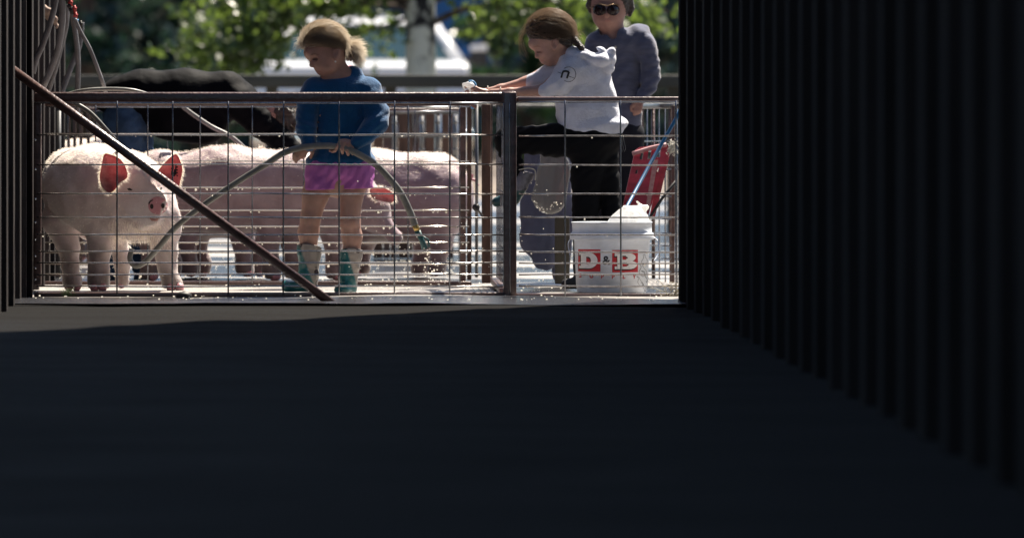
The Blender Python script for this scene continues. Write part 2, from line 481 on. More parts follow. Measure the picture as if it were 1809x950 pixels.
    def mesh(s, name, m, d, parent, relax=1):
        v, q = s.surface()
        for _ in range(relax):
            a = np.zeros_like(v); c = np.zeros(len(v))
            for i in range(4):
                for j in (1, 3):
                    np.add.at(a, q[:, i], v[q[:, (i + j) % 4]]); np.add.at(c, q[:, i], 1)
            v = 0.45 * v + 0.55 * a / np.maximum(c, 1)[:, None]
        sc = d / F
        wv = np.stack([(v[:, 0] - 600) * sc, d + v[:, 2] * sc, CAMH - (v[:, 1] - 200) * sc], 1)
        # orientation by signed volume
        p = wv - wv.mean(0)
        vol = np.einsum('ij,ij->i', p[q[:, 0]], np.cross(p[q[:, 1]], p[q[:, 2]])).sum()
        if vol < 0: q = q[:, ::-1]
        o = obj(name, wv, q, m, parent)
        return o

def pw(p, d):
    s = d / F
    return Vector(((p[0] - 600) * s, d + p[2] * s, CAMH - (p[1] - 200) * s))

def bvh_of(o):
    off = worldloc(o)
    me = o.data
    return BVHTree.FromPolygons([v.co + off for v in me.vertices], [tuple(p.vertices) for p in me.polygons])

def drape(verts, bvh, off=0.0015):
    out = []
    last = None
    for v in verts:
        h = bvh.ray_cast(Vector((v[0], v[1] - 3, v[2])), Vector((0, 1, 0)))
        y = h[0].y if h[0] is not None else (last if last is not None else v[1])
        last = y
        out.append((v[0], y - off, v[2]))
    return out

def fuzz(name, o, m, parent, n, length, rad=0.0006, lean=(0, 0, -0.4), sel=None, seed=3, jit=0.5):
    """short bristles growing from a surface"""
    me = o.data; off = worldloc(o); r = random.Random(seed)
    polys = [p for p in me.polygons if sel is None or sel(p.center + off, p.normal)]
    if not polys: return None
    vs = []; fs = []
    for _ in range(n):
        p = r.choice(polys); c = p.center + off
        nn = p.normal + Vector(lean) + Vector((r.gauss(0, jit), r.gauss(0, jit), r.gauss(0, jit))) * 0.5
        nn.normalize(); L = length * r.uniform(0.5, 1.3)
        c = c + Vector((r.uniform(-1, 1), r.uniform(-1, 1), r.uniform(-1, 1))) * 0.004
        side = nn.cross(Vector((0, 1, 0)))
        if side.length < 1e-3: side = Vector((1, 0, 0))
        side.normalize(); side *= rad
        k = len(vs)
        mid = c + nn * L * 0.55
        tip = c + nn * L + Vector(lean) * L * 0.25
        vs += [c - nn * 0.002 - side, c - nn * 0.002 + side, mid + side * 0.8, mid - side * 0.8, tip]
        fs += [(k, k + 1, k + 2, k + 3), (k + 3, k + 2, k + 4)]
    q = obj(name, vs, fs, m, parent)
    q['kind'] = 'stuff'
    return q

def strands(name, paths, m, parent, r0=0.0009, n=3):
    mb = MB()
    for p in paths:
        k = len(p)
        mb.tube(p, [r0 * (1 - 0.75 * i / (k - 1)) for i in range(k)], n, caps=False)
    o = mb.build(name, m, parent)
    o['kind'] = 'stuff'
    return o

# ------------------------------------------------------------------ the ground
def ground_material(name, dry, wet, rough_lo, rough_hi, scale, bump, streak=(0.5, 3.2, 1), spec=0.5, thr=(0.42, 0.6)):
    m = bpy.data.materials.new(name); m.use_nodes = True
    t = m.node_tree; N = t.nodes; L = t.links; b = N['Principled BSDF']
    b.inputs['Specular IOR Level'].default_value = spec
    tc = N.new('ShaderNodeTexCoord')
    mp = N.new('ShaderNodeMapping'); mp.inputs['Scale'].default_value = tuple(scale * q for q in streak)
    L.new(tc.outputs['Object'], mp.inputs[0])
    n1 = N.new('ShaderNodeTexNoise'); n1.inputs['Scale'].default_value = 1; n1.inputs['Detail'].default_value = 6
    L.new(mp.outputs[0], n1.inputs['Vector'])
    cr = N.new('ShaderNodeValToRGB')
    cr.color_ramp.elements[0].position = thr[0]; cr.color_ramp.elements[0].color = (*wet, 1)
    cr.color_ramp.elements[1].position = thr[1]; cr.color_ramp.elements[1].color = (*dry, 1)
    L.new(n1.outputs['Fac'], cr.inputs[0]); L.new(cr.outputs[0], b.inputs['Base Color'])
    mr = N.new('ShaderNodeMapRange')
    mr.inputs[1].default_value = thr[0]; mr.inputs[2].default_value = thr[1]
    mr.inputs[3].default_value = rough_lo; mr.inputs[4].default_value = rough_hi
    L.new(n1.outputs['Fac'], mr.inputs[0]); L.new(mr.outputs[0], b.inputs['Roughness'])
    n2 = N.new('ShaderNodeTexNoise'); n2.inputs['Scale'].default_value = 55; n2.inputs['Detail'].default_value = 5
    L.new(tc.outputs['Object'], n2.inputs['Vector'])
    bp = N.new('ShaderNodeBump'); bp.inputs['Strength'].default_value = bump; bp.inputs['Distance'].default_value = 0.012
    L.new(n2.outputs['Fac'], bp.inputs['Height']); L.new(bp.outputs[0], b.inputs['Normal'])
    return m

def sheet(name, x0, x1, y0, y1, z, nx, ny, amp, m, cx=0.5, cy=0.12, seed=2):
    xs = np.linspace(x0, x1, nx); ys = np.linspace(y0, y1, ny)
    h = np.zeros((nx, ny))
    if amp > 0:
        for o_, a in ((1, 1.0), (0.45, 0.5), (0.2, 0.25)):
            r = np.random.default_rng(seed + int(o_ * 10))
            n1 = int((x1 - x0) / (cx * o_)) + 4; n2 = int((y1 - y0) / (cy * o_)) + 4
            g = r.standard_normal((n1, n2))
            u = (xs - x0) / (cx * o_); v = (ys - y0) / (cy * o_)
            i = u.astype(int); fu = u - i; j = v.astype(int); fv = v - j
            fu = (fu * fu * (3 - 2 * fu))[:, None]; fv = (fv * fv * (3 - 2 * fv))[None]
            h += a * ((g[i][:, j] * (1 - fu) + g[i + 1][:, j] * fu) * (1 - fv) + (g[i][:, j + 1] * (1 - fu) + g[i + 1][:, j + 1] * fu) * fv)
        h = np.minimum(h, 1.5) * amp
        h -= h.max()
    X, Y = np.meshgrid(xs, ys, indexing='ij')
    v = np.stack([X.ravel(), Y.ravel(), (z + h).ravel()], 1)
    a = (np.arange(nx - 1)[:, None] * ny + np.arange(ny - 1)[None]).ravel()
    f = np.stack([a, a + ny, a + ny + 1, a + 1], 1)
    return tag(obj(name, v, f, m), kind='structure')

M['dirt'] = ground_material('pale_dirt', (0.20, 0.165, 0.13), (0.10, 0.08, 0.07), 0.6, 0.9, 0.8, 0.5, spec=0.2)
M['slab'] = ground_material('wet_concrete', (0.30, 0.28, 0.26), (0.020, 0.020, 0.024), 0.22, 0.42, 1.6, 0.45, streak=(0.13, 0.45, 1), thr=(0.50, 0.54))
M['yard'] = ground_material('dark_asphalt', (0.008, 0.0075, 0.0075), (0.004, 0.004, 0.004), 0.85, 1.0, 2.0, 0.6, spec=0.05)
sheet('ground', -400, 400, -40, 900, -0.045, 2, 2, 0, M['dirt'])
sheet('wet_concrete_floor', -6, 9, 26.95, 60, 0.0, 110, 900, 0.005, M['slab'], cx=0.7, cy=0.42)
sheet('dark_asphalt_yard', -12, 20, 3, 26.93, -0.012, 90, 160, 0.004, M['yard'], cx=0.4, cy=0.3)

r_ = random.Random(41); mb = MB()
for i in range(1500):  # small bright beads stand in for sun glints on the floor
    yy = 27.3 + 9.5 * r_.random() ** 0.9; q = r_.uniform(0.0012, 0.0032)
    mb.ball((r_.uniform(-1.25, 1.6) * yy / 28, yy, -0.003 + q * 0.2), (q * 1.6, q, q * 0.9), 5)
tag(mb.build('floor_glint_beads', M['drop']), 'bright beads added as sun glints on the wet pen floor', 'water', kind='stuff')

# ------------------------------------------------------------------ dark corrugated wall on the left, added building on the right shading the yard
def corrugated(name, x, y0, y1, z1, m, parent, pitch, depth, face, piece='wall_panel'):
    """a run of trapezoid sheets along y, each sheet a part"""
    n = int(round((y1 - y0) / pitch))
    for i in range(n):
        a = y0 + i * pitch; b = a + pitch
        prof = [(a, 0), (a + pitch * 0.12, 0), (a + pitch * 0.22, depth), (a + pitch * 0.46, depth), (a + pitch * 0.56, 0), (b - 0.004, 0)]
        vs = []; fs = []
        for (yy, dd) in prof: vs += [(x + face * dd, yy, -0.04), (x + face * dd, yy, z1)]
        for k in range(len(prof) - 1): fs.append((2 * k, 2 * k + 2, 2 * k + 3, 2 * k + 1))
        # back skin gives the sheet a thickness
        q = len(vs)
        vs += [(x - face * 0.02, a, -0.04), (x - face * 0.02, a, z1), (x - face * 0.02, b - 0.004, -0.04), (x - face * 0.02, b - 0.004, z1)]
        fs += [(q, q + 1, q + 3, q + 2), (0, 1, q + 1, q), (len(prof) * 2 - 2, q + 2, q + 3, len(prof) * 2 - 1)]
        fs.append(tuple([2 * k + 1 for k in range(len(prof))] + [q + 3, q + 1]))
        obj(piece, vs, fs, m, parent, smooth=False)

lw = thing('corrugated_steel_wall', 'dark brown corrugated steel wall rising at the left edge behind the brace', 'wall', (-1.25, 27, 0))
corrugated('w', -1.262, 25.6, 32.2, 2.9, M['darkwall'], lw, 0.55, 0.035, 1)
mb = MB(); mb.box((-1.262, 28.9, 2.93), (0.06, 3.3, 0.03)); mb.build('cap_rail', M['brown'], lw, False)
# post that the brace and the gate hang from
mb = MB(); mb.box((-1.222, 28.02, 0.9), (0.015, 0.04, 0.92), bev=0.004); mb.build('hinge_post', M['darkwall'], lw)

added_barn = thing('added_barn', 'added tall dark building with corrugated steel side, right of the pens, shading the yard', 'added_barn', (1.4, 20, 0))  # added building: shades the yard and cuts sky fill on the pens
corrugated('b', 1.335, 3.2, 27.8, 9.4, M['shedwall'], added_barn, 0.6, 0.03, -1)
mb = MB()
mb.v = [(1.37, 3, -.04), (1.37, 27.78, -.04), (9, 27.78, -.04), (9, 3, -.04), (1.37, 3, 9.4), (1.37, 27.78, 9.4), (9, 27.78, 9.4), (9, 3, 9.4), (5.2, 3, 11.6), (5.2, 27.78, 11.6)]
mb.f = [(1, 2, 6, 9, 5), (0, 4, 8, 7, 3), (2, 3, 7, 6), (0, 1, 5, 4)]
mb.build('back_wall', M['shedwall'], added_barn, False)
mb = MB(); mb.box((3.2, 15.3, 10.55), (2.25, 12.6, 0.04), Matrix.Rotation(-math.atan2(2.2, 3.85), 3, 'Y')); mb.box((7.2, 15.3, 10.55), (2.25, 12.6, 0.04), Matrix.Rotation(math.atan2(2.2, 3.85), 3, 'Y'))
mb.build('roof', M['shedwall'], added_barn, False)
# ------------------------------------------------------------------ pen fences: tubular frame with welded wires
ROWS = [238.5, 290.5, 342.5, 384, 414.5, 443.5, 464.5, 485, 505.5]

def wire(p, q, r, parent, seed, sag=0.0, m='wire'):
    rr = random.Random(seed)
    n = 9
    pts = []
    for i in range(n):
        t = i / (n - 1)
        v = Vector(p).lerp(Vector(q), t)
        v.z += rr.uniform(-1, 1) * sag; v.y += rr.uniform(-1, 1) * sag
        pts.append(v)
    mb = MB(); mb.tube(pts, r, 6)
    return mb.build('wire', M[m], parent)

def drops(xs0, xs1, y, zs, parent, n, rmax, seed):
    r = random.Random(seed); mb = MB()
    for z in zs:
        for _ in range(n):
            x = r.uniform(xs0, xs1); q = rmax * r.uniform(0.35, 1.0) * (1.0 if r.random() < 0.3 else 0.6)
            mb.ball((x, y - 0.001, z - 0.0035 - q), (q, q, q * 1.15), 6)
    o = mb.build('water_drops', M['drop'], parent); o['kind'] = 'stuff'
    return o

def mesh_fence(root, d, x0, x1, top, bottom, rail_h, xs, rows, wr=0.0035, rail_y=0.0, mrail='brown', ndrop=0, seed=1, foot=False, sag=0.0012):
    s = d / F
    X = lambda px: (px - 600) * s
    Z = lambda py: CAMH - (py - 200) * s
    hh = rail_h * s / 2
    mb = MB(); mb.box(((X(x0) + X(x1)) / 2, d + 0.03, Z(top) - hh), ((X(x1) - X(x0)) / 2, 0.022, hh), bev=min(0.013, hh * 0.9)); mb.build('top_rail', M[mrail], root)
    if bottom:
        mb = MB(); mb.box(((X(x0) + X(x1)) / 2, d + 0.02, Z(bottom) - 0.009), ((X(x1) - X(x0)) / 2, 0.018, 0.009), bev=0.004); mb.build('bottom_rail', M[mrail], root)
    zt = Z(top) - 2 * hh + 0.002; zb = Z(bottom if bottom else rows[-1] + 4) + 0.001 - 0.009
    wy = d - 0.004
    mb = MB(); 
    wire((X(x0), wy, zt - 0.001), (X(x1), wy, zt - 0.001), wr, root, seed + 77, 0.0004)
    for i, px in enumerate(xs):
        wire((X(px), wy - wr, zt + 0.006), (X(px) + (random.random() - .5) * .004, wy - wr, zb), wr * 1.02, root, seed + i, sag * 0.7)
    for i, py in enumerate(rows):
        wire((X(x0) + 0.01, wy + wr, Z(py)), (X(x1) - 0.01, wy + wr, Z(py) + (random.random() - .5) * .003), wr * 0.95, root, seed + 40 + i, sag, 'wireglare' if ndrop > 20 else 'wirefront')
    if ndrop:
        drops(X(x0) + .03, X(x1) - .03, wy + wr, [Z(r) for r in rows], root, ndrop, 0.0042 if ndrop < 20 else 0.0058, seed)

# front gate
g1 = thing('pen_gate', 'long brown wire mesh gate in front of the pigs and the girl in blue', 'gate', (-0.1, 28, 0))
mesh_fence(g1, 28.0, 60, 893, 163, 516.5, 19.5, [61.5 + 48.5 * 0, 109.5, 207, 305, 403, 501, 599, 697, 795, 880][2:9], ROWS, seed=10, ndrop=7, sag=0.0016)
s0 = 28.0 / F
mb = MB(); mb.box((P(66, 0, 28).x, 28.03, P(0, 342, 28).z), (0.014, 0.02, 0.36), bev=0.004); mb.build('side_rail', M['brown'], g1)
mb = MB()
for r_ in ROWS: mb.ball(P(62, r_ + 9, 27.985), 0.005, 6)
mb.build('weld_beads', M['chrome'], g1)['kind'] = 'stuff'
mb = MB(); mb.tube([P(325, 514, 27.94), P(325, 524, 27.94)], 0.006, 8); mb.lathe(P(325, 531, 27.94), [(0.0, 0), (0.026, 0), (0.031, 0.006), (0.03, 0.026), (0.02, 0.034), (0.0, 0.036)], 16); mb.build('gate_foot', M['rubber'], g1)

pst = thing('square_post', 'dark square steel post joining the gate and the right hand mesh panel', 'post', (P(901, 0, 28).x, 28, 0))
mb = MB(); mb.box((P(901, 0, 28).x, 28.02, P(0, 350, 28).z), (0.0255, 0.027, 0.415), bev=0.005); mb.build('upright', M['brown'], pst)
mb = MB(); mb.box((P(899.5, 0, 28).x, 28.03, P(0, 172, 28).z), (0.0285, 0.030, 0.0235), bev=0.006); mb.build('cap', M['brown'], pst)
wire(P(890, 182, 27.985), P(890, 527, 27.985), 0.0022, pst, 3)
wire(P(900, 182, 27.985), P(901, 527, 27.985), 0.0022, pst, 4)

g1b = thing('mesh_panel', 'right hand wire mesh panel in front of the white bucket', 'fence panel', (P(1060, 0, 28).x, 28, 0))
mesh_fence(g1b, 28.0, 912, 1330, 171, 518.5, 10, [998, 1096, 1194, 1292], [240.5, 291.5, 342.5, 384, 414.5, 445, 465, 485, 505], seed=60, ndrop=3)
mb = MB()
r_ = random.Random(4)
for _ in range(70):
    c = P(1192 + r_.gauss(0, 14), 520 + r_.gauss(-4, 7), 27.95)
    e = c + Vector((r_.gauss(0, 0.03), r_.gauss(0, 0.02), r_.gauss(0.004, 0.016)))
    mb.tube([c, (c + e) / 2 + Vector((0, 0, 0.006)), e], 0.0011, 4)
M['straw'] = mat('straw', (0.45, 0.40, 0.28), 0.6, transl=0.2)
tag(mb.build('straw', M['straw']), 'loose straw wisps caught at the foot of the right mesh panel', 'straw', kind='stuff')
mb = MB()
for k in range(22):
    c = P(118 + r_.gauss(0, 4), 523, 27.9)
    mb.tube([c, c + Vector((r_.gauss(0, 0.006), 0, 0.008)), c + Vector((r_.gauss(0.0, 0.014), 0, 0.02 + r_.random() * 0.012))], [0.0012, 0.001, 0.0004], 4)
M['weed'] = mat('weed', (0.10, 0.16, 0.05), 0.6, transl=0.3)
tag(mb.build('weed', M['weed']), 'small green weed growing at the foot of the gate left of its rubber foot', 'weed')

# second fence, behind the girl
g2 = thing('inner_mesh_fence', 'wire mesh fence beaded with water drops, running behind the girl in blue', 'fence panel', (-0.1, 29.8, 0))
xs2 = [77 + 92 * i for i in range(1, 9)]
mesh_fence(g2, 29.8, 72, 833, 171, 497, 18.5, [169, 261, 353.5, 445.5, 537, 630, 721, 812], [236.5, 284.8, 331.5, 371.8, 399.8, 428.6, 446.5, 466, 484], seed=110, ndrop=30, wr=0.0033)
# third fence
g3 = thing('rear_mesh_fence', 'low wire mesh fence with a thin lit rail, behind the pink pigs', 'fence panel', (-0.1, 32, 0))
mesh_fence(g3, 31.9, 80, 812, 191, 0, 6, [120, 208, 295.5, 383, 470.5, 558, 645.5, 733], [238, 283, 326, 363, 389], seed=150, wr=0.0026)

# brace
br = MB()
br.tube([P(8, 113, 27.2), P(300, 326.5, 27.2), P(592, 540, 27.2)], 0.0175, 14)
brace = br.build('diagonal_brace', M['brown']); tag(brace, 'round brown steel brace slanting down from the left wall across the gate', 'brace')

# side fence of the pen (receding mesh) and its posts
sf = thing('side_mesh_fence', 'narrow receding wire mesh fence beside the square post', 'fence panel', (P(893, 0, 28).x, 29, 0))
xw = P(894, 0, 28).x
mb = MB(); mb.box((xw - 0.004, 28.95, P(0, 176, 28).z), (0.02, 0.88, 0.018), bev=0.004); mb.build('top_rail', M['brown'], sf)
mb = MB(); mb.box((xw - 0.004, 28.95, 0.012), (0.02, 0.88, 0.012), bev=0.004); mb.build('bottom_rail', M['brown'], sf)
for i in range(7):
    yy = 28.2 + i * 0.24
    wire((xw, yy, 0.03), (xw, yy, 0.78), 0.0028, sf, 200 + i, 0.001)
for i, r_y in enumerate(ROWS[:8]):
    wire((xw + 0.005, 28.05, P(0, r_y, 28).z), (xw + 0.005, 29.75, P(0, r_y, 28).z), 0.0028, sf, 220 + i, 0.001)

def post(px0, px1, top, d, m, label, name='steel_post', round_=False, bot=0.0, group=None):
    s = d / F
    x = ((px0 + px1) / 2 - 600) * s; hw = (px1 - px0) / 2 * s; zt = CAMH - (top - 200) * s
    mb = MB()
    if round_: mb.tube([(x, d, bot), (x, d, zt)], hw, 14)
    else: mb.box((x, d, (zt + bot) / 2), (hw, hw, (zt - bot) / 2), bev=0.004)
    return tag(mb.build(name, m, None), label, 'post', group)

post(851, 867, 184, 29.85, M['brown2'], 'rusty brown square post at the far end of the side mesh')
post(867.5, 870, 184, 29.8, M['brown'], 'thin dark upright strip against the rusty square post')
post(813, 823, 170, 29.86, M['brown'], 'dark post at the right end of the inner mesh fence')
post(825, 833, 186, 30.4, M['brown2'], 'narrow rust coloured post just behind the dark inner fence post')
post(839, 845, 184, 30.9, M['steel'], 'thin galvanised pipe between the rust coloured posts', 'steel_pipe', True)
lt = thing('gate_latch', 'round dark ball latch at knee height on the far side post', 'latch', P(841, 366, 29.7))
mb = MB(); mb.ball(P(841, 366, 29.7), 0.016, 14); mb.build('ball', M['rubber'], lt)
mb = MB(); mb.tube([P(841, 366, 29.7), P(852, 382, 29.75)], 0.005, 8); mb.build('rod', M['steel'], lt)

# far row of brown boards and bright pipes beyond the pigs
bd = thing('board_fence', 'row of upright brown boards beyond the pigs, right of the girl in blue', 'fence', (P(740, 0, 35).x, 35, 0))
for a, b_, mm in [(690, 699, 'brown'), (704, 722, 'brown2'), (730, 736, 'brown'), (752, 767, 'brown2'), (772, 777, 'brown'), (781, 793, 'brown2'), (810, 817, 'brown'), (660, 676, 'brown2'), (619, 634, 'brown2'), (723, 729, 'brown2'), (737, 744, 'brown'), (746, 751, 'brown'), (794, 801, 'brown'), (677, 689, 'brown'), (700, 703, 'brown')]:
    x = ((a + b_) / 2 - 600) * 35 / F
    mb = MB(); mb.box((x, 35, 0.36), ((b_ - a) / 2 * 35 / F, 0.012, 0.36), bev=0.002); mb.build('board', M[mm], bd)
for z in (198, 240):
    mb = MB(); mb.tube([P(600, z, 34.9), P(815, z, 34.9)], 0.010, 10); mb.build('rail', M['steel'], bd)
for i, px in enumerate([697, 745, 773, 804]):
    mb = MB(); mb.tube([P(px, 205, 34.2), P(px, 290, 34.2)], 0.011, 12)
    for q in (214, 238, 262, 277): mb.tube([P(px, q, 34.2), P(px, q + 4, 34.2)], 0.014, 12)
    tag(mb.build('water_nipple_pipe', M['steel']), ['first', 'second', 'third', 'fourth'][i] + ' bright steel drinker pipe right of the blue shirt, counted from the girl', 'pipe', 'drinker pipes behind the pigs')
# posts seen left of the first pig
post(64, 84, 184, 31.2, M['steel'], 'wide bluish steel column beside the dark wall', 'steel_column', False)
post(101, 108, 196, 30.9, M['steel'], 'thin bluish pipe between the steel column and the brace', 'steel_pipe', True)
for i, px in enumerate((121, 132, 143, 156)):
    post(px - 3, px + 3, 200, 33.5, M['brown2'], ['leftmost', 'second', 'third', 'rightmost'][i] + ' of the four thin stakes behind the nearest pig', 'stake', False, group='stakes behind the nearest pig')

# ------------------------------------------------------------------ right side: receding fence, mesh behind the red board
rf = thing('right_side_fence', 'dense dark mesh fence behind the red board at the right', 'fence panel', (P(1160, 0, 30.5).x, 30.5, 0))
for z, r_ in ((188, 0.012), (250, .003), (268, .003), (300, 0.004), (345, .003), (385, .003), (410, .003), (432, .003), (455, .003), (478, .003)):
    mb = MB(); mb.tube([P(1115, z, 31.5), P(1215, z + (3 if z > 300 else -1), 29.6)], r_, 8); mb.build('rail' if r_ > 0.01 else 'wire', M['steel' if r_ > 0.01 else 'wire'], rf)
for i in range(9):
    px = 1122 + i * 10.5
    mb = MB(); mb.tube([P(px, 186, 31.4 - i * 0.2), P(px + 1, 500, 31.4 - i * 0.2)], 0.0032 if i % 3 else 0.008, 8); mb.build('upright', M['brown' if i % 3 == 0 else 'wire'], rf)
post(1186, 1192, 186, 29.9, M['brown'], 'slim dark upright at the right edge behind the mesh panel')
post(1128, 1137, 190, 32.5, M['brown'], 'dark upright left of the red board, behind the dense mesh')

# ------------------------------------------------------------------ far rail across the back
fr = thing('far_rail_fence', 'long weathered horizontal rail across the background behind the people', 'fence', (0, 42, 0))
mb = MB(); mb.box((0.5, 42, P(0, 144, 42).z), (6.5, 0.03, 0.038), bev=0.008); mb.build('rail', M['farrail'], fr)
mb = MB(); mb.tube([(-6, 42.1, P(0, 186, 42).z), (7, 42.1, P(0, 186, 42).z)], 0.010, 8); mb.build('lower_rail', M['steel'], fr)
for px in (30, 480, 690, 1190):
    mb = MB(); mb.box((P(px, 0, 42).x, 42.08, 0.42), (0.035, 0.035, 0.46)); mb.build('post', M['farrail'], fr, False)

# ------------------------------------------------------------------ girl in blue
D = 28.4
g = thing('person', 'girl in blue sweatshirt and pink shorts holding a hose across the pen', 'person', (P(590, 0, D).x, D, 0))
f = Field((500, 35, -60), (715, 520, 55), 1.7)
# head, turned down to the left
f.ell((575, 86, 0), (36, 35, 33), rot=-12)
f.ell((573, 107, -8), (22, 24, 23), rot=-20, k=7)
f.ell((549, 93, -9), (12.5, 13, 17), rot=-8, k=6)                # forehead
f.ell((576, 118, -12), (17, 13, 17), k=6)                      # cheek
f.cap((552, 104, -13), (550.5, 115.5, -16), 3.4, 4.2, k=5)       # nose
f.ell((573, 130.5, -9), (8, 6.5, 9), rot=20, k=5)             # chin
f.cap((561, 122, -13), (565, 128, -13), 5.2, 5.2, k=4)       # lips
f.ell((556, 104.5, -24), (6.5, 3.4, 5), k=3, sub=True)         # near eye socket
f.ell((594, 95, -31), (7.4, 12.5, 5), rot=12, k=2)             # ear
f.ell((592, 94, -37), (4.2, 8, 4.4), rot=12, k=1.5, sub=True)
f.cap((592, 108, 2), (604, 150, 6), 16.5, 22, k=9)               # neck
# trunk under the clothes
f.cap((600, 158, 4), (600, 200, 4), 40, 44, k=10, fz=0.6)
f.cap((600, 200, 4), (600, 300, 4), 46, 50, k=10, fz=0.62)
f.chain([(552, 160, 2, 18), (540, 215, -4, 15), (546, 250, -22, 9)], k=8)
f.chain([(648, 160, 2, 18), (668, 220, -4, 15), (634, 250, -36, 9)], k=8)
# legs
f.chain([(565, 310, 0, 24), (557, 345, -2, 23), (549, 385, -3, 17.5), (545, 410, 0, 18), (545, 445, 2, 14.5), (546, 500, 4, 11)], k=6, fz=1.0)
f.chain([(632, 310, 0, 24), (621, 345, -4, 20.5), (618, 392, -8, 17.5), (622, 418, -5, 17.5), (621, 447, -4, 14.5), (617, 505, -6, 11)], k=6)
f.ell((549, 383, -14), (11, 11, 8), k=5); f.ell((618, 391, -19), (11, 11, 8), k=5)   # kneecaps
# her right hand hanging over the hose (left in the picture)
def finger(f, pts, r, k=1.6): f.chain([(*p, r * (1 - 0.12 * i)) for i, p in enumerate(pts)], k=k)
f.ell((541, 259, -27), (12, 10, 8), rot=-20, k=5)
f.ell((535, 266, -29), (10, 9, 7), rot=-30, k=4)
finger(f, [(531, 264, -34), (520, 273, -34), (519, 281, -30)], 4.0)
finger(f, [(533, 268, -33), (525, 277, -33), (523, 286, -29)], 4.0)
finger(f, [(536, 270, -31), (532, 275, -31), (528, 281, -27)], 3.7)
finger(f, [(540, 270, -28), (538, 276, -28), (534, 279, -24)], 3.4)
finger(f, [(548, 262, -28), (552, 269, -26), (549, 278, -24)], 4.0)   # thumb
# her left hand closed round the hose
f.ell((614, 256, -41), (14, 10.5, 9), rot=14, k=5)
f.ell((606, 253, -44), (10, 8, 7), rot=10, k=4)
finger(f, [(602, 250, -50), (596, 258, -55), (592, 266, -52), (587, 268, -46)], 4.0)
finger(f, [(608, 252, -51), (604, 263, -56), (605, 270, -50)], 4.1)
finger(f, [(616, 254, -50), (613, 266, -54), (615, 273, -48)], 4.0)
finger(f, [(623, 257, -47), (621, 267, -50), (623, 272, -45)], 3.7)
finger(f, [(600, 256, -38), (591, 262, -40), (583, 266, -43)], 4.0)   # thumb
body = f.mesh('body', M['skin'], D, g)
bb = bvh_of(body)

def patch(name, pts, m, parent, d, bvh, off=0.0012, n=None):
    """a thin closed shape lying on a surface; pts are pixels"""
    c = (sum(p[0] for p in pts) / len(pts), sum(p[1] for p in pts) / len(pts))
    ring = [P(c[0] + (p[0] - c[0]) * q, c[1] + (p[1] - c[1]) * q, d) for q in (0.5, 1.0) for p in pts]
    vs = [P(c[0], c[1], d)] + ring
    vs = drape([tuple(v) for v in vs], bvh, off)
    k = len(pts); fs = [(0, 1 + (i + 1) % k, 1 + i) for i in range(k)] + [(1 + i, 1 + (i + 1) % k, 1 + k + (i + 1) % k, 1 + k + i) for i in range(k)]
    return obj(name, vs, fs, m, parent)

patch('eye', [(551, 105.2), (554, 104.6), (558, 104.8), (562, 106), (558, 106.4), (553.5, 106.6)], M['lash'], g, D, bb)
patch('eyebrow', [(549, 96.5), (556, 94.5), (564, 97), (563, 97.8), (556, 95.6), (550, 97.6)], M['brow'], g, D, bb, 0.0008)
patch('mouth', [(559, 125.4), (564, 125), (570, 126.6), (565, 128), (560, 127.6)], M['lip'], g, D, bb, 0.0008)
mb = MB(); mb.ball(P(592.5, 109.5, D, -0.082), 0.0042, 8); mb.build('earring', M['pearl'], g)
# hair: cap drawn back into a bushy tail
f = Field((505, 35, -50), (665, 150, 50), 1.3)
f.ell((574, 83, 1), (40, 38, 36), rot=-10, k=4)
f.ell((569, 71, 0), (34, 24, 31), rot=-14, k=8)
f.folds(1.5, 6.5, (0.25, 1.0, 0.3), 3); f.noise(0.8, (9, 3, 5), 8)
f.cut((560, 93.5, 0), (-0.05, 0.93, -0.33))
f.cut((537, 85, 0), (-0.93, 0.25, -0.1))
f.ell((593, 98, -34), (10, 15, 17), rot=10, k=2, sub=True)
f2 = Field((505, 35, -50), (665, 150, 50), 1.3)
f2.ell((609, 88, 4), (9, 10, 10), k=3); f2.ell((618, 92, 4), (12, 15, 14), rot=10, k=5); f2.ell((623, 96, 4), (10, 11, 11), k=5)
f2.folds(1.6, 5, (1, 0.4, 0.2), 4); f2.noise(1.6, (6, 6, 6), 9)
f.d = np.minimum(f.d, f2.d)
hair = f.mesh('hair', M['blond'], D, g)
hb = bvh_of(hair)
r_ = random.Random(5)
paths = []
for i in range(3400):      # strands combed back over the crown
    a = r_.uniform(-1, 1); t0 = r_.uniform(0.0, 0.5)
    ang = r_.uniform(-0.15, 1.25)
    st = (536 + 8 * abs(a), 84 - 6 * r_.random() - 26 * ang, -34 * a)
    mid = (574 + r_.gauss(0, 5), 45 + 22 * (1 - ang / 1.25) + 30 * a * a, -36 * a)
    en = (610, 86 + r_.gauss(0, 4), 4 - 6 * a)
    lift = r_.uniform(0, 5) if r_.random() < 0.7 else r_.uniform(4, 11)
    pts = []; xx = []
    for k in range(9):
        t = t0 + (1 - t0) * k / 8
        q = [(1 - t) ** 2 * st[j] + 2 * t * (1 - t) * mid[j] + t * t * en[j] for j in range(3)]
        v = Vector((q[0] - 574, q[1] - 83, q[2]))
        e = math.sqrt((v.x / 40.5) ** 2 + (v.y / 38.5) ** 2 + (v.z / 36.5) ** 2) + 1e-6
        L = (1.02 + lift / 40 * math.sin(PI * min(1, t * 1.1))) / e if t < 0.82 else 1.0
        v *= L
        pts.append(pw((574 + v.x, 83 + v.y, v.z), D)); xx.append((574 + v.x, 83 + v.y, v.z))
    if not any((q[2] < -10 and q[1] > 85 and q[0] < 584) for q in xx) and not any(583 < q[0] < 604 and 86 < q[1] < 112 and q[2] < -8 for q in xx): paths.append(pts)
paths = paths[:2600]
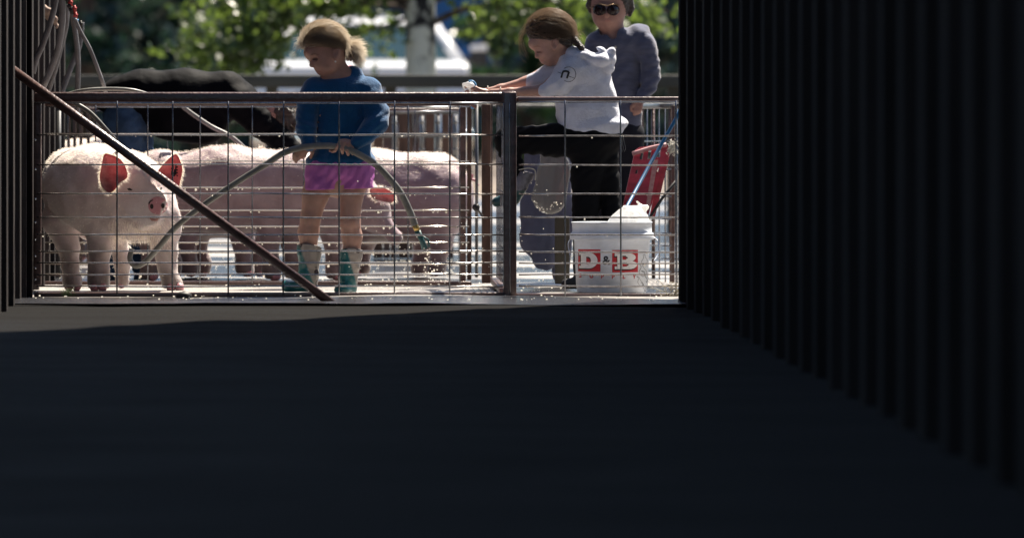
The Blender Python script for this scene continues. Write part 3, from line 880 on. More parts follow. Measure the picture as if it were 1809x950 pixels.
for i in range(1700):      # bushy tail
    a, b_ = r_.gauss(0, 1), r_.gauss(0, 1)
    s_ = Vector((610, 87, 4)); dirv = Vector((1.0, 0.25 + 0.5 * a, 0.5 * b_)).normalized(); L = r_.uniform(18, 42)
    p1 = s_ + dirv * L * 0.5 + Vector((0, -3, 0)); p2 = s_ + dirv * L + Vector((r_.gauss(0, 2), 2 + r_.random() * 5, 0))
    paths.append([pw(q, D) for q in spline([s_, p1, p2], 3)])
n_comb = len(paths)
for i in range(46):       # wisps at brow and crown
    x = r_.uniform(516, 534); s_ = Vector((536, 75 + r_.random() * 14, r_.gauss(-5, 12)))
    p2 = Vector((x, 84 + r_.gauss(0, 6), s_.z - 3)); p1 = (s_ + p2) / 2 + Vector((-2, -4, 0))
    paths.append([pw(q, D) for q in spline([s_, p1, p2], 3)])
for i in range(2600):      # halo of fine loose hair round the outline
    a = r_.uniform(-PI * 1.02, 0.25); z = r_.gauss(0, 13)
    p0 = Vector((573 + 38.5 * math.cos(a), 82 + 36.5 * math.sin(a), z)); n_ = Vector((math.cos(a), math.sin(a), 0)); tg = Vector((-math.sin(a), math.cos(a), 0))
    L = r_.uniform(3, 9) if r_.random() < 0.85 else r_.uniform(8, 14)
    p1 = p0 + n_ * L * 0.45 + tg * r_.uniform(2, 8); p2 = p0 + n_ * L * r_.uniform(0.5, 1) + tg * r_.uniform(6, 20)
    paths.append([pw(q, D) for q in spline([p0, p1, p2], 3)])
strands('loose_strands', paths[:2600], M['strandfront'], hair, 0.0005)
strands('flyaway_hairs', paths[2600:], M['strandb'], hair, 0.00085)
# sweatshirt
f = Field((500, 115, -70), (715, 320, 55), 1.9)
f.ell((601, 160, 4), (54, 27, 32), k=6)
f.cap((604, 178, 2), (606, 262, 2), 46, 50, k=9, fz=0.68)
f.ell((602, 284, 2), (62, 22, 40), k=8)
f.cap((556, 160, 2), (550, 172, 0), 24, 23, k=8); f.cap((650, 160, 2), (655, 172, 0), 25, 24, k=8)
f.chain([(550, 172, -2, 23), (542, 204, -12, 20), (541, 230, -24, 18.5), (546, 250, -34, 13), (547, 256, -36, 10.5)], k=2.6)
f.chain([(655, 172, -2, 24), (664, 200, -8, 23), (665, 217, -18, 21.5), (648, 238, -32, 17.5), (633, 250, -42, 12), (628, 254, -44, 9.5)], k=2.6)
f.cap((547, 252, -35), (547, 256, -37), 12, 11.5, k=1); f.cap((632, 250, -42), (629, 253, -44), 11.5, 11, k=1)
f.cap((604, 142, 4), (624, 134, 8), 20, 18, k=8)
f.ell((599, 119, -16), (28, 18, 30), rot=-10, k=3, sub=True)
f.folds(1.7, 15, (0.55, 1, 0.2), 11, where=(655, 215), rad=(34, 48))
f.folds(1.6, 13, (-0.35, 1, 0.2), 12, where=(540, 222), rad=(24, 46))
f.folds(2.0, 26, (1, 0.45, 0.3), 13, where=(600, 255), rad=(50, 46))
f.cap((556, 296, 0), (650, 298, 0), 45, 46, k=2) if False else None
f.cap((548, 289, -38), (655, 293, -38), 1.6, 1.6, k=2.5, sub=True)
f.noise(1.1, (22, 16, 20), 14)
f.cut((600, 301, 0), (-0.02, 1, 0))
f.ell((600, 322, 2), (57, 34, 38), k=2, sub=True)
shirt = f.mesh('sweatshirt', M['blue'], D, g)
mb = MB(); mb.tube(spline([pw(q, D) for q in [(611, 122, 14), (622, 121, 10), (630, 128, 2), (633, 136, -2)]], 5), 0.011, 8, flat=0.5); mb.build('inner_collar', M['coral'], g)
# shorts
f = Field((520, 275, -60), (680, 350, 55), 1.7)
f.ell((600, 296, 0), (60, 26, 40), k=5)
f.cap((570, 300, 0), (567, 338, -2), 30, 31, k=6, fz=1.1)
f.cap((630, 300, 0), (630, 338, -2), 30, 30, k=6, fz=1.1)
f.cap((600, 300, -2), (600, 312, -4), 26, 22, k=7)
f.folds(1.8, 17, (1, 0.55, 0.2), 21); f.noise(1.2, (14, 12, 14), 22)
f.cut((600, 334, 0), (0.03, 1, 0)); f.cut((600, 283, 0), (0, -1, 0))
f.cap((565, 350, 0), (565, 318, 0), 26, 22, k=2, sub=True); f.cap((628, 350, 0), (630, 318, 0), 25, 21, k=2, sub=True)
f.mesh('shorts', M['pink'], D, g)
# boots
def boot(top, ankle, toe, sole_y, rt, name='rubber_boot'):
    f = Field((480, 425, -75), (665, 532, 40), 1.6)
    f.cap((top[0], top[1] - 6, top[2]), ankle, rt, rt * 0.70, k=6)
    f.cap(ankle, (ankle[0], sole_y - 10, ankle[2] + 2), rt * 0.72, rt * 0.66, k=6)
    f.cap((ankle[0], sole_y - 11, ankle[2]), (toe[0], sole_y - 9, toe[2]), 13, 10, k=7)
    f.ell((toe[0], sole_y - 9, toe[2]), (13, 9, 12), k=6)
    f.noise(0.7, (12, 8, 12), 5)
    f.cut((top[0], top[1], top[2]), (0.12 if top[0] < 590 else 0.0, -1, 0.25))
    f.cap((top[0], top[1] - 14, top[2]), (ankle[0], ankle[1] - 18, ankle[2]), rt - 3, rt * 0.70 - 3, k=1.5, sub=True)
    f.cut((0, sole_y, 0), (0, 1, 0))
    return f.mesh(name, M['boot'], D, g)
boot((547, 436, 2), (545, 488, 4), (511, 0, -20), 515, 23.5)
boot((621, 443, -4), (615, 492, -6), (604, 0, -34), 520, 22.5)

# ------------------------------------------------------------------ the hose she holds, nozzle and spray
def hose(label, pts, r, name='hose', m='hose', group=None, n=10):
    sp_ = spline(pts, 9); mb = MB(); mb.tube(sp_, [r[0] + (r[1] - r[0]) * i / (len(sp_) - 1) for i in range(len(sp_))] if isinstance(r, tuple) else r, n)
    o = mb.build(name, M[m]); return tag(o, label, 'hose', group)
hz = D - 0.105
hp = [(232, 440, 30), (229, 458, 28), (239, 470, 24), (257, 462, 14), (280, 437, 0), (312, 400, -10), (360, 362, -12), (420, 321, -12), (470, 290, -8), (500, 271, -6), (530, 261.5, -1), (560, 258, -3), (590, 258.5, -5), (615, 264, -5), (640, 276, -8), (665, 292, -6), (690, 318, 0), (709, 343, 6), (725, 376, 10), (733, 398, 12)]
hose('grey green hose held by the girl in blue, arching over both hands', [P(a, b_, hz, c * 0.002) for a, b_, c in hp], (0.0112, 0.0145))
nz = thing('hose_nozzle', 'teal spray nozzle at the end of the held hose, pointing down at the floor', 'nozzle', P(741, 410, hz, .03))
mb = MB(); mb.tube([P(732, 396, hz, .025), P(738, 408, hz, .028)], 0.0125, 12); mb.build('coupling', M['brass'], nz)
mb = MB(); mb.tube([P(737, 407, hz, .028), P(745, 424, hz, .032), P(751, 440, hz, .036)], [0.013, 0.010, 0.0135], 12); mb.build('barrel', M['teal'], nz)
mb = MB(); mb.tube([P(744, 416, hz, .02), P(757, 424, hz, .022), P(758, 436, hz, .026)], 0.004, 8); mb.build('trigger', M['teal'], nz)
mb = MB(); r_ = random.Random(2)
for i in range(60):
    t = r_.random()
    mb.ball(P(752 + t * 14 + r_.gauss(0, 3 + 14 * t), 442 + t * 56 + r_.gauss(0, 4), hz, .04 + r_.gauss(0, .06)), 0.0015 + r_.random() * 0.0022, 5)
for i in range(90):
    mb.ball(P(r_.uniform(560, 1000), r_.uniform(300, 480), D, r_.gauss(0, .25)), 0.0012 + r_.random() * 0.0012, 5)
tag(mb.build('water_spray', M['drop']), 'scattered water drops flying from the nozzle', 'water', kind='stuff')

# hoses hung over the left fence and wall
HS = [('flat grey hose hanging furthest left against the dark wall, cut off in a point', [(101, -12, 29), (92, 30, 29), (77, 75, 29), (64, 105, 29), (58, 130, 29)], .0125),
      ('wide grey hose curving down left in front of the wall', [(110, -12, 29.3), (110, 40, 29.3), (103, 85, 29.3), (90, 122, 29.3), (76, 155, 29.3), (66, 190, 29.4)], .014),
      ('grey hose hanging close behind the wide curved one', [(118, 8, 29.6), (117, 45, 29.6), (106, 90, 29.6), (97, 125, 29.6), (86, 160, 29.6)], .011),
      ('straight grey hose hanging below the blue coupling', [(127, 24, 30), (134, 65, 30), (138, 110, 30), (137, 165, 30), (137, 200, 30)], .0115),
      ('blurred pale hose slanting left behind the straight hanging hoses', [(144, 40, 31.5), (140, 80, 31.5), (125, 120, 31.5), (108, 165, 31.5), (100, 190, 31.5)], .013),
      ('grey hose slanting down right from the couplings towards the black jacket', [(132, 34, 29.2), (143, 58, 29.2), (158, 85, 29.2), (172, 120, 29.2), (182, 148, 29.2), (190, 175, 29.3)], .0085)]
for lab, pts, r0 in HS:
    hose(lab, [P(a, b_, dd) for a, b_, dd in pts], r0, m='hosegrey', group='hoses hanging at the left')
hose('hose lying in a low arch over the top rail, left of the black jacket', [P(95, 175, 29.0), P(140, 161.5, 28.9), (P(185, 157.5, 28.9)), P(235, 160, 28.9), P(275, 172, 28.95)], 0.008)
hose('hose slanting down behind the brace under the top rail', [P(128, 180, 28.6), P(160, 200, 28.6), P(195, 238, 28.6), P(215, 262, 28.7)], 0.0095)
hose('hose crossing the black jacket and ending behind the pig back', [P(315, 182, 30.6), P(335, 198, 30.6), P(372, 223, 30.6), P(410, 243, 30.6), P(446, 275, 30.6)], 0.0098, m='hosegrey')
hook = thing('hose_couplings', 'red and black hose couplings on a hanging rack above the left hoses', 'couplings', P(124, 0, 29.3))
for (x, y, mm) in ((118, -2, 'rubber'), (124, 4, 'redpl'), (122, 10, 'rubber'), (126, 17, 'rubber'), (131, 15, 'redpl'), (133, 27, 'redpl'), (142, 42, 'rubber'), (134, 36, 'skyblue')):
    mb = MB(); mb.tube([P(x - 3, y, 29.3), P(x + 4, y + 2, 29.3)], 0.009, 10); mb.tube([P(x, y - 5, 29.3), P(x + 2, y + 9, 29.3)], 0.0065, 10); mb.build('coupling', M[mm], hook)
# tan cloth on the slanting wall top
f = Field((40, -30, -20), (115, 60, 20), 1.7)
f.chain([(52, -8, 0, 9), (66, 6, 0, 9), (80, 20, 0, 8), (92, 34, 0, 6), (101, 46, 0, 5)], k=4, fz=1.0); f.noise(2.2, (10, 8, 8), 31)
o = f.mesh('canvas_roll', M['canvas'], 30.0, None); tag(o, 'tan rolled canvas slanting along the wall behind the hanging hoses', 'canvas')

# ------------------------------------------------------------------ girl in the white hoodie
D2 = 28.95
g = thing('person', 'girl in white hoodie and black leggings leaning over the gate with one leg raised', 'person', (P(1040, 0, D2).x, D2, 0))
f = Field((815, 18, -50), (1120, 400, 60), 2.0)
f.ell((974, 63, 0), (37, 35, 31), rot=25)
f.ell((967, 91, -4), (18, 22, 20), rot=-8, k=7)
f.ell((946, 77, -5), (13, 13, 15), k=6)
f.cap((948, 89, -7), (948.5, 100, -9), 3.2, 4.2, k=4)
f.ell((971, 111, -4), (8, 6.5, 8), k=5)
f.cap((957, 106, -7), (960, 110, -7), 4.2, 4.4, k=3.5)
f.ell((951, 91, -20), (6, 3.4, 5), k=3, sub=True)
f.ell((980, 79, -32), (7, 11.5, 4.5), rot=10, k=2); f.ell((979, 79, -36.5), (3.4, 6.4, 3), k=2, sub=True)
f.cap((985, 92, 0), (1015, 118, 2), 18, 22, k=8)
f.cap((1027, 132, 2), (1048, 225, 2), 26, 30, k=8, fz=0.65)
f.chain([(1002, 128, -14, 15), (958, 160, -16, 10.5), (900, 163, -12, 7.2), (868, 163, -8, 5.5)], k=6)     # near arm
f.chain([(985, 120, 18, 14), (928, 147, 16, 10.5), (885, 157, 12, 7.5), (856, 162, 8, 5.5)], k=6)           # far arm
for (cx, cy, cz) in ((852, 164, -4), (842, 162, 8)):
    f.ell((cx, cy, cz), (13, 8, 7), k=4)
    for j in range(4):
        finger(f, [(cx - 8, cy - 3 + j * 2.6, cz - 4), (cx - 18, cy + j * 2.4, cz - 5), (cx - 20, cy + 8 + j * 2, cz - 3)], 3.2)
    finger(f, [(cx - 2, cy - 4, cz - 5), (cx - 12, cy - 9, cz - 5), (cx - 19, cy - 7, cz - 4)], 3.4)
f.chain([(1040, 242, 0, 24), (960, 247, -5, 18), (897, 248, -8, 15)], k=6)
f.chain([(895, 251, -8, 14), (907, 296, -5, 11), (912, 338, -3, 9)], k=4)
f.chain([(1050, 240, 6, 24), (1036, 320, 4, 16), (1034, 385, 4, 14)], k=6)
b2 = f.mesh('body', M['skin'], D2, g); bb2 = bvh_of(b2)
patch('eye', [(947, 92.4), (950, 91.8), (954, 92), (957, 93), (953, 93.6), (949, 93.8)], M['lash'], g, D2, bb2)
patch('mouth', [(954, 106.6), (958, 106.2), (963, 108), (959, 109), (955, 108.6)], M['lip'], g, D2, bb2, 0.0008)
patch('eyebrow', [(942, 83.5), (949, 81.2), (955, 83), (949, 82.4), (943, 84.4)], M['brow'], g, D2, bb2, 0.0008)
for (x, y, z) in ((884, 162, -12), (862, 160, 8)):
    mb = MB(); mb.tube([pw((x + 0.5 * math.cos(a) , y + 7.8 * math.sin(a), z + 8 * math.cos(a)), D2) for a in [2 * PI * i / 14 for i in range(15)]], 0.0022, 6, caps=False); mb.build('bracelet', M['rope'], g)
f = Field((895, 15, -50), (1040, 120, 50), 1.3)
f.ell((974, 60, 0), (42, 37, 35), rot=22, k=4)
f.ell((966, 52, 0), (36, 25, 30), rot=5, k=8)
f.folds(1.4, 6.5, (-0.35, 1.0, 0.3), 3); f.noise(0.9, (9, 3, 5), 8)
f.cut((962, 80, 0), (-0.22, 0.92, -0.30)); f.cut((932, 66, 0), (-0.95, 0.3, -0.1))
f.ell((979, 82, -36), (10, 13, 18), rot=10, k=2, sub=True)
f.ell((1007, 64, -6), (10, 8, 10), rot=35, k=2); f.ell((1014, 70, -9), (9, 7, 9), rot=40, k=1.2); f.ell((1020, 77, -12), (8.5, 6.5, 8), rot=45, k=1.0); f.ell((1026, 84, -15), (7.5, 6, 7), rot=45, k=1.0)
h2 = f.mesh('hair', M['brunette'], D2, g)
paths = []; r_ = random.Random(9)
for i in range(1400):
    a = r_.uniform(-1, 1); t0 = r_.uniform(0, .5); ang = r_.uniform(0, 1.2)
    st = (934 + 8 * abs(a), 68 - 24 * ang - r_.random() * 5, -32 * a); mid = (974 + r_.gauss(0, 5), 22 + 22 * (1 - ang / 1.2) + 28 * a * a, -34 * a); en = (1008, 64 + r_.gauss(0, 4), -5 * a)
    lift = r_.uniform(0, 3) if r_.random() < 0.7 else r_.uniform(3, 10)
    pts = []; xx = []
    for k in range(9):
        t = t0 + (1 - t0) * k / 8
        q = [(1 - t) ** 2 * st[j] + 2 * t * (1 - t) * mid[j] + t * t * en[j] for j in range(3)]
        v = Vector((q[0] - 974, q[1] - 60, q[2])); e = math.sqrt((v.x / 42) ** 2 + (v.y / 37) ** 2 + (v.z / 35) ** 2) + 1e-6
        v *= (1.02 + lift / 40 * math.sin(PI * min(1, t * 1.1))) / e if t < 0.85 else 1.0
        pts.append(pw((974 + v.x, 60 + v.y, v.z), D2)); xx.append((974 + v.x, 60 + v.y, v.z))
    if not any((q[2] < -10 and q[1] > 73 and q[0] < 972) for q in xx) and not any(971 < q[0] < 989 and 70 < q[1] < 94 and q[2] < -8 for q in xx): paths.append(pts)
for i in range(26):      # long wisps hanging in front of the brow
    z = r_.gauss(-4, 14)
    p0 = Vector((940 + r_.gauss(0, 3), 48 + r_.gauss(0, 6), z)); p1 = Vector((921 + r_.gauss(0, 4), 60 + r_.gauss(0, 6), z)); p2 = Vector((923 + r_.gauss(0, 4), 84 + r_.gauss(0, 7), z)); p3 = Vector((932 + r_.gauss(0, 3), 98 + r_.gauss(0, 6), z))
    paths.append([pw(q, D2) for q in spline([p0, p1, p2, p3], 4)])
for i in range(45):
    p0 = Vector((1012 + r_.gauss(0, 4), 62, r_.gauss(0, 8))); paths.append([pw(q, D2) for q in spline([p0, p0 + Vector((6, r_.gauss(-2, 4), 0)), p0 + Vector((14 + r_.gauss(0, 4), r_.gauss(4, 7), 0))], 3)])
for i in range(24):
    p0 = Vector((972 + r_.gauss(0, 4), 112, 10)); paths.append([pw(q, D2) for q in spline([p0, p0 + Vector((-8, r_.gauss(0, 3), 0)), p0 + Vector((-20 + r_.gauss(0, 3), r_.gauss(2, 4), 0))], 3)])
for i in range(1600):
    a = r_.uniform(-PI * 0.95, 0.1); z = r_.gauss(0, 12)
    p0 = Vector((972 + 39 * math.cos(a), 60 + 34 * math.sin(a), z)); n_ = Vector((math.cos(a), math.sin(a), 0)); tg = Vector((-math.sin(a), math.cos(a), 0))
    L = r_.uniform(2, 7) if r_.random() < 0.8 else r_.uniform(7, 13)
    p1 = p0 + n_ * L * 0.45 + tg * r_.uniform(2, 8); p2 = p0 + n_ * L * r_.uniform(0.5, 1) + tg * r_.uniform(6, 20)
    paths.append([pw(q, D2) for q in spline([p0, p1, p2], 3)])
strands('loose_strands', paths, M['strandd'], h2, 0.0006)
# hoodie
f = Field((905, 65, -60), (1125, 262, 60), 1.9)
f.ell((1028, 128, 2), (46, 36, 36), rot=25, k=8)
f.cap((1034, 140, 2), (1046, 222, 2), 46, 54, k=10, fz=0.66)
f.ell((1048, 226, 0), (57, 20, 38), rot=-6, k=8)
f.cap((1000, 178, 0), (1010, 232, 0), 20, 22, k=10, fz=1.3)
f.ell((1096, 213, 2), (14, 9, 16), rot=25, k=6)
f.cap((1014, 118, -14), (1006, 126, -18), 24, 24, k=7); f.chain([(1006, 126, -20, 24), (984, 150, -26, 19.5), (967, 160, -24, 14)], k=3); f.cap((966, 160, -24), (961, 161, -23), 13.5, 11.5, k=1)
f.chain([(985, 122, 18, 19), (955, 138, 18, 16), (934, 147, 16, 12.5)], k=3)
f.cap((1000, 100, 0), (1018, 106, 0), 21, 22, k=7)
f.cap((988, 90, 0), (1004, 102, 0), 18.5, 19.5, k=3, sub=True)
f.cap((1010, 97, -8), (1062, 108, -8), 13, 15, k=1.6, fz=1.6); f.ell((1076, 104, 0), (12, 14, 20), k=2); f.ell((1071, 121, -2), (13, 12, 20), k=2)
f.ell((1080, 91, -8), (6.5, 10, 9), rot=25, k=2); f.cap((1022, 88, -18), (1056, 94, -24), 3.0, 2.2, k=3, sub=True); f.ell((1060, 88, -10), (10, 5, 10), rot=30, k=2)
f.folds(1.5, 15, (0.8, 0.9, 0.1), 41, where=(988, 158), rad=(34, 26)); f.folds(1.6, 34, (0.5, 1, 0.3), 42, where=(1040, 200), rad=(50, 50))
f.noise(1.5, (18, 14, 18), 43)
f.cut((1048, 247, 0), (-0.10, 1, 0))
hd = f.mesh('hoodie', M['hoodie'], D2, g); hbv = bvh_of(hd)
# sleeve emblem: ring, cross line and a bold arch
em = MB()
def dtube(px, r):
    v = drape([tuple(P(a, b_, D2)) for a, b_ in px], hbv, 0.001); em.tube(v, r, 5)
dtube([(1003 + 13 * math.cos(a), 132 + 13 * math.sin(a)) for a in [-2.2 + 4.4 * i / 18 for i in range(19)]], 0.0011)
dtube([(984, 128), (990, 130)], 0.0011); dtube([(1003, 135), (1014, 139)], 0.0011)
dtube([(990, 138), (992, 131), (994, 126)], 0.0042); dtube([(994, 126.5), (999, 126.5), (1004, 128)], 0.0042); dtube([(1004, 128), (1002, 133), (1000, 139)], 0.0042)
em.build('sleeve_emblem', M['ink'], g)
# leggings and boots
f = Field((860, 215, -50), (1115, 400, 55), 2.0)
f.ell((1052, 244, 2), (50, 26, 38), k=8)
f.chain([(1040, 246, 0, 37), (975, 248, -6, 27), (898, 247, -8, 23)], k=10)
f.chain([(893, 249, -8, 21), (906, 290, -6, 17.5), (914, 318, -4, 14)], k=6)
f.chain([(1048, 250, 6, 42), (1037, 310, 4, 27), (1034, 396, 4, 24)], k=10)
f.chain([(1064, 250, 14, 30), (1076, 320, 14, 18), (1080, 396, 14, 16)], k=8)
f.folds(1.2, 18, (0.7, 1, 0), 51); f.noise(0.9, (18, 18, 18), 52)
f.mesh('leggings', M['black'], D2, g)
def boot2(ps, nm, mm):
    f = Field((855, 285, -45), (1075, 520, 45), 1.9); f.chain(ps, k=5); f.noise(.7, (10, 8, 10), 3)
    return f, mm
f = Field((855, 285, -45), (960, 375, 45), 1.7)
f.cap((930, 300, -5), (912, 334, -3), 18, 17, k=5); f.noise(0.7, (10, 8, 10), 3); f.cut((930, 303, 0), (0.22, -1, 0)); f.cap((934, 292, -5), (918, 326, -4), 15, 14, k=1.5, sub=True)
bt = f.mesh('boot_shaft', M['bootgrey'], D2, g)
mb = MB(); mb.tube(spline([pw(q, D2) for q in [(916, 300, -20), (934, 297, -20), (945, 302, -14), (945, 318, -12)]], 5), 0.0028, 6); mb.build('pull_loop', M['rope'], g)
f = Field((855, 315, -45), (960, 378, 45), 1.7)
f.cap((912, 335, -3), (904, 350, 0), 17, 14, k=5); f.cap((905, 350, 0), (878, 357, 2), 13, 9, k=6); f.cut((0, 366, 0), (0, 1, 0))
f.mesh('boot', M['boottoe'], D2, g)
f = Field((985, 385, -45), (1115, 512, 45), 1.9)
f.cap((1034, 388, 4), (1030, 470, 4), 23, 17, k=5); f.cap((1030, 470, 4), (1028, 500, 2), 17, 14, k=5); f.cap((1028, 499, 0), (1000, 501, -6), 12, 9, k=6); f.cut((0, 510, 0), (0, 1, 0))
f.mesh('boot', M['rubber'], D2, g)
f = Field((1040, 385, -45), (1125, 512, 45), 2.2)
f.cap((1080, 390, 14), (1080, 500, 14), 17, 13, k=5); f.cap((1080, 499, 12), (1060, 501, 8), 12, 9, k=6); f.cut((0, 510, 0), (0, 1, 0))
f.mesh('trouser_leg', M['black'], D2, g)
# what her hands hold
nzz = thing('latch_clip', 'small white and blue spray head gripped at the far end of the gate rail', 'spray head', P(830, 155, D2))
f = Field((808, 138, -14), (846, 172, 14), 1.0)
f.ell((831, 151, 0), (9, 7, 8), rot=20, k=3); f.cap((828, 150, 0), (819, 149, 0), 3.5, 2.6, k=3); f.cap((833, 156, 0), (836, 168, 0), 6, 5, k=3); f.cap((818, 150, 0), (820, 160, 0), 1.6, 1.6, k=2)
f.mesh('head', M['bag'], D2, nzz)
mb = MB(); mb.tube(spline([P(828, 144, D2, -.015), P(835, 144, D2, -.018), P(840, 150, D2, -.015), P(839, 157, D2, -.01)], 4), 0.0042, 8); mb.build('blue_band', M['skyblue'], nzz)
mb = MB(); mb.tube([P(833, 184, D2), P(837, 188, D2), P(842, 190, D2)], 0.008, 8); mb.build('orange_tab', M['skinred'], nzz)
mb = MB(); mb.tube([P(832, 190, D2), P(838, 191, D2)], 0.005, 8); mb.build('blue_tab', M['skyblue'], nzz)

# ------------------------------------------------------------------ woman behind
D3 = 30.6
g = thing('person', 'adult in sunglasses and slate blue top standing behind the girl in the white hoodie', 'person', (P(1095, 0, D3).x, D3, 0))
f = Field((1005, -20, -50), (1185, 500, 55), 2.2)
f.ell((1077, 4, 2), (35, 40, 34), k=6); f.ell((1073, 28, -6), (27, 26, 26), k=8); f.ell((1072, 46, -10), (13, 9, 13), k=6)
f.cap((1071, 16, -30), (1070, 27, -34), 3.2, 4.6, k=4); f.cap((1066, 37, -28), (1077, 37, -28), 4, 4, k=4)
f.ell((1110, 18, 2), (5, 11, 6), k=3)
f.cap((1080, 44, 4), (1086, 82, 6), 21, 25, k=8)
f.cap((1090, 95, 4), (1092, 170, 4), 30, 28, k=8, fz=.65); f.cap((1090, 190, 4), (1090, 245, 4), 26, 24, k=8, fz=.7)
f.chain([(1132, 78, 4, 14), (1148, 128, 0, 11), (1133, 176, -14, 8)], k=4)
f.chain([(1050, 84, 4, 13), (1036, 128, 4, 10), (1040, 174, -6, 7)], k=4)
f.ell((1127, 182, -16), (8, 11, 7), k=4)
for j in range(4): finger(f, [(1122 + 3.4 * j, 187, -21), (1120 + 3.4 * j, 196, -22), (1119 + 3.2 * j, 203 - j, -20)], 3.2)
finger(f, [(1120, 182, -22), (1114, 189, -24), (1114, 196, -23)], 3.4)
f.chain([(1075, 250, 4, 16), (1071, 360, 4, 12), (1072, 482, 4, 9)], k=4); f.chain([(1108, 250, 4, 16), (1109, 360, 4, 12), (1110, 482, 4, 9)], k=4)
b3 = f.mesh('body', M['skinred'], D3, g); bb3 = bvh_of(b3)
patch('mouth', [(1062, 37), (1069, 35.5), (1077, 35.8), (1083, 37.5), (1076, 39.5), (1068, 39.5)], M['lip'], g, D3, bb3, 0.001)
f = Field((1025, -22, -50), (1130, 70, 55), 1.6)
f.ell((1080, 0, 6), (38, 38, 36), k=4); f.noise(0.7, (7, 7, 7), 61); f.folds(0.9, 7, (0.5, 1, 0), 62)
f.ell((1071, 26, -30), (32, 36, 34), k=4, sub=True); f.cut((0, 34, 0), (0.0, 1, -0.15))
f.chain([(1044, 0, -4, 7), (1040, 10, -2, 5), (1043, 22, 0, 3)], k=3)
f.chain([(1110, 0, -4, 9), (1115, 15, -2, 6), (1113, 28, 0, 3)], k=3)
h3 = f.mesh('hair', M['brunette'], D3, g)
f = Field((1030, 0, -60), (1120, 40, 0), 1.0)
sg = thing  # (sunglasses are worn: part of the person)
mb = MB()
for cx in (1058, 1082):
    ring = []
    for i in range(18):
        a = 2 * PI * i / 18
        ring.append(((cx + 11.5 * math.cos(a)), 18 + 9.2 * math.sin(a) + (1.2 if math.sin(a) > 0 else 0)))
    zc = lambda x: -0.098 + 0.00006 * (x - 1070) ** 2
    vs = [tuple(P(cx, 18, D3, zc(cx) - 0.004))] + [tuple(P(a, b_, D3, zc(a))) for a, b_ in ring] + [tuple(P(a, b_, D3, zc(a) + .004)) for a, b_ in ring]
    mb.add(vs, [(0, 1 + i, 1 + (i + 1) % 18) for i in range(18)] + [(1 + i, 19 + i, 19 + (i + 1) % 18, 1 + (i + 1) % 18) for i in range(18)])
gl = mb.build('sunglasses', M['glass'], g)
mb = MB(); mb.tube(spline([P(x, y, D3, zc(x) - .004) for x, y in ((1047, 10), (1058, 8.5), (1070, 11.5), (1082, 8.5), (1094, 10.5))], 3), 0.0022, 6)
mb.tube([P(1048, 13, D3, zc(1048)), P(1042, 14, D3, -.03)], .003, 6); mb.tube([P(1094, 14, D3, zc(1094)), P(1109, 15, D3, -.0)], .002, 6); mb.build('gold_frame', M['gold'], gl)
f = Field((1005, 30, -55), (1190, 265, 60), 2.0)
f.ell((1092, 76, 4), (52, 25, 33), k=8); f.cap((1092, 105, 2), (1092, 215, 2), 41, 42, k=9, fz=.7)
f.cap((1128, 66, 4), (1138, 80, 2), 24, 22, k=8); f.chain([(1138, 80, -4, 21.5), (1147, 108, -8, 18), (1150, 135, -10, 16.5), (1143, 158, -16, 14.5), (1134, 172, -20, 12)], k=2.5)
f.cap((1054, 78, 4), (1048, 90, 4), 20, 18, k=8); f.chain([(1048, 90, 0, 17), (1036, 120, 0, 15), (1034, 150, -4, 14), (1040, 174, -10, 11.5)], k=2.5)
f.cap((1080, 58, 4), (1086, 72, 4), 24, 28, k=6); f.cap((1077, 46, 0), (1080, 64, 0), 20, 22, k=3, sub=True); f.cap((1074, 70, -30), (1074, 56, -30), 4, 9, k=3, sub=True)
f.folds(1.8, 16, (0.4, 1, 0.1), 71, where=(1148, 140), rad=(30, 55)); f.folds(1.8, 30, (1, 0.7, 0.1), 72, where=(1085, 140), rad=(50, 60)); f.noise(1.2, (16, 14, 16), 73)
sh = f.mesh('henley_top', M['slate'], D3, g); shb = bvh_of(sh)
for (x, y) in ((1085, 66), (1086, 84)):
    v = drape([tuple(P(x, y, D3))], shb, 0.002)[0]; mb = MB(); mb.ball(v, (.006, .002, .006), 10); mb.build('button', M['rope'], g)
f = Field((1030, 205, -50), (1150, 500, 55), 2.4)
f.ell((1090, 235, 4), (48, 34, 36), k=8); f.chain([(1072, 245, 4, 30), (1070, 350, 4, 22), (1072, 486, 4, 17)], k=8); f.chain([(1110, 245, 4, 28), (1110, 350, 4, 21), (1110, 486, 4, 17)], k=8); f.noise(1.2, (16, 20, 16), 75)
f.mesh('trousers', M['navy'], D3, g)

# ------------------------------------------------------------------ man in the black jacket, bent double
D4 = 31.0
g = thing('person', 'person in a black puffer jacket bent double behind the pigs, brown hair hanging', 'person', (P(220, 0, D4).x, D4, 0))
f = Field((165, 130, -50), (570, 500, 60), 2.6)
f.cap((235, 195, 0), (400, 185, 0), 24, 22, k=12, fz=.8)
f.chain([(420, 183, -18, 14), (478, 232, -21, 10), (532, 276, -22, 8)], k=4); f.chain([(420, 183, 18, 14), (490, 240, 18, 10), (535, 285, 14, 8)], k=4)
f.cap((425, 180, 0), (462, 203, 0), 20, 19, k=8)
f.ell((480, 205, 0), (28, 30, 30), rot=30, k=6); f.ell((478, 228, 0), (18, 16, 22), k=6); f.ell((462, 206, -28), (5, 8, 4), k=2)
for (hx, hy, hz_) in ((540, 284, -22), (542, 292, 14)):
    f.ell((hx, hy, hz_), (10, 9, 7), k=3)
    for j in range(4): finger(f, [(hx + 4, hy - 3 + 3 * j, hz_), (hx + 13, hy + 2 + 3 * j, hz_ - 2), (hx + 16, hy + 8 + 2 * j, hz_)], 2.8)
    finger(f, [(hx, hy - 5, hz_ - 4), (hx + 9, hy - 8, hz_ - 5), (hx + 14, hy - 4, hz_ - 5)], 3)
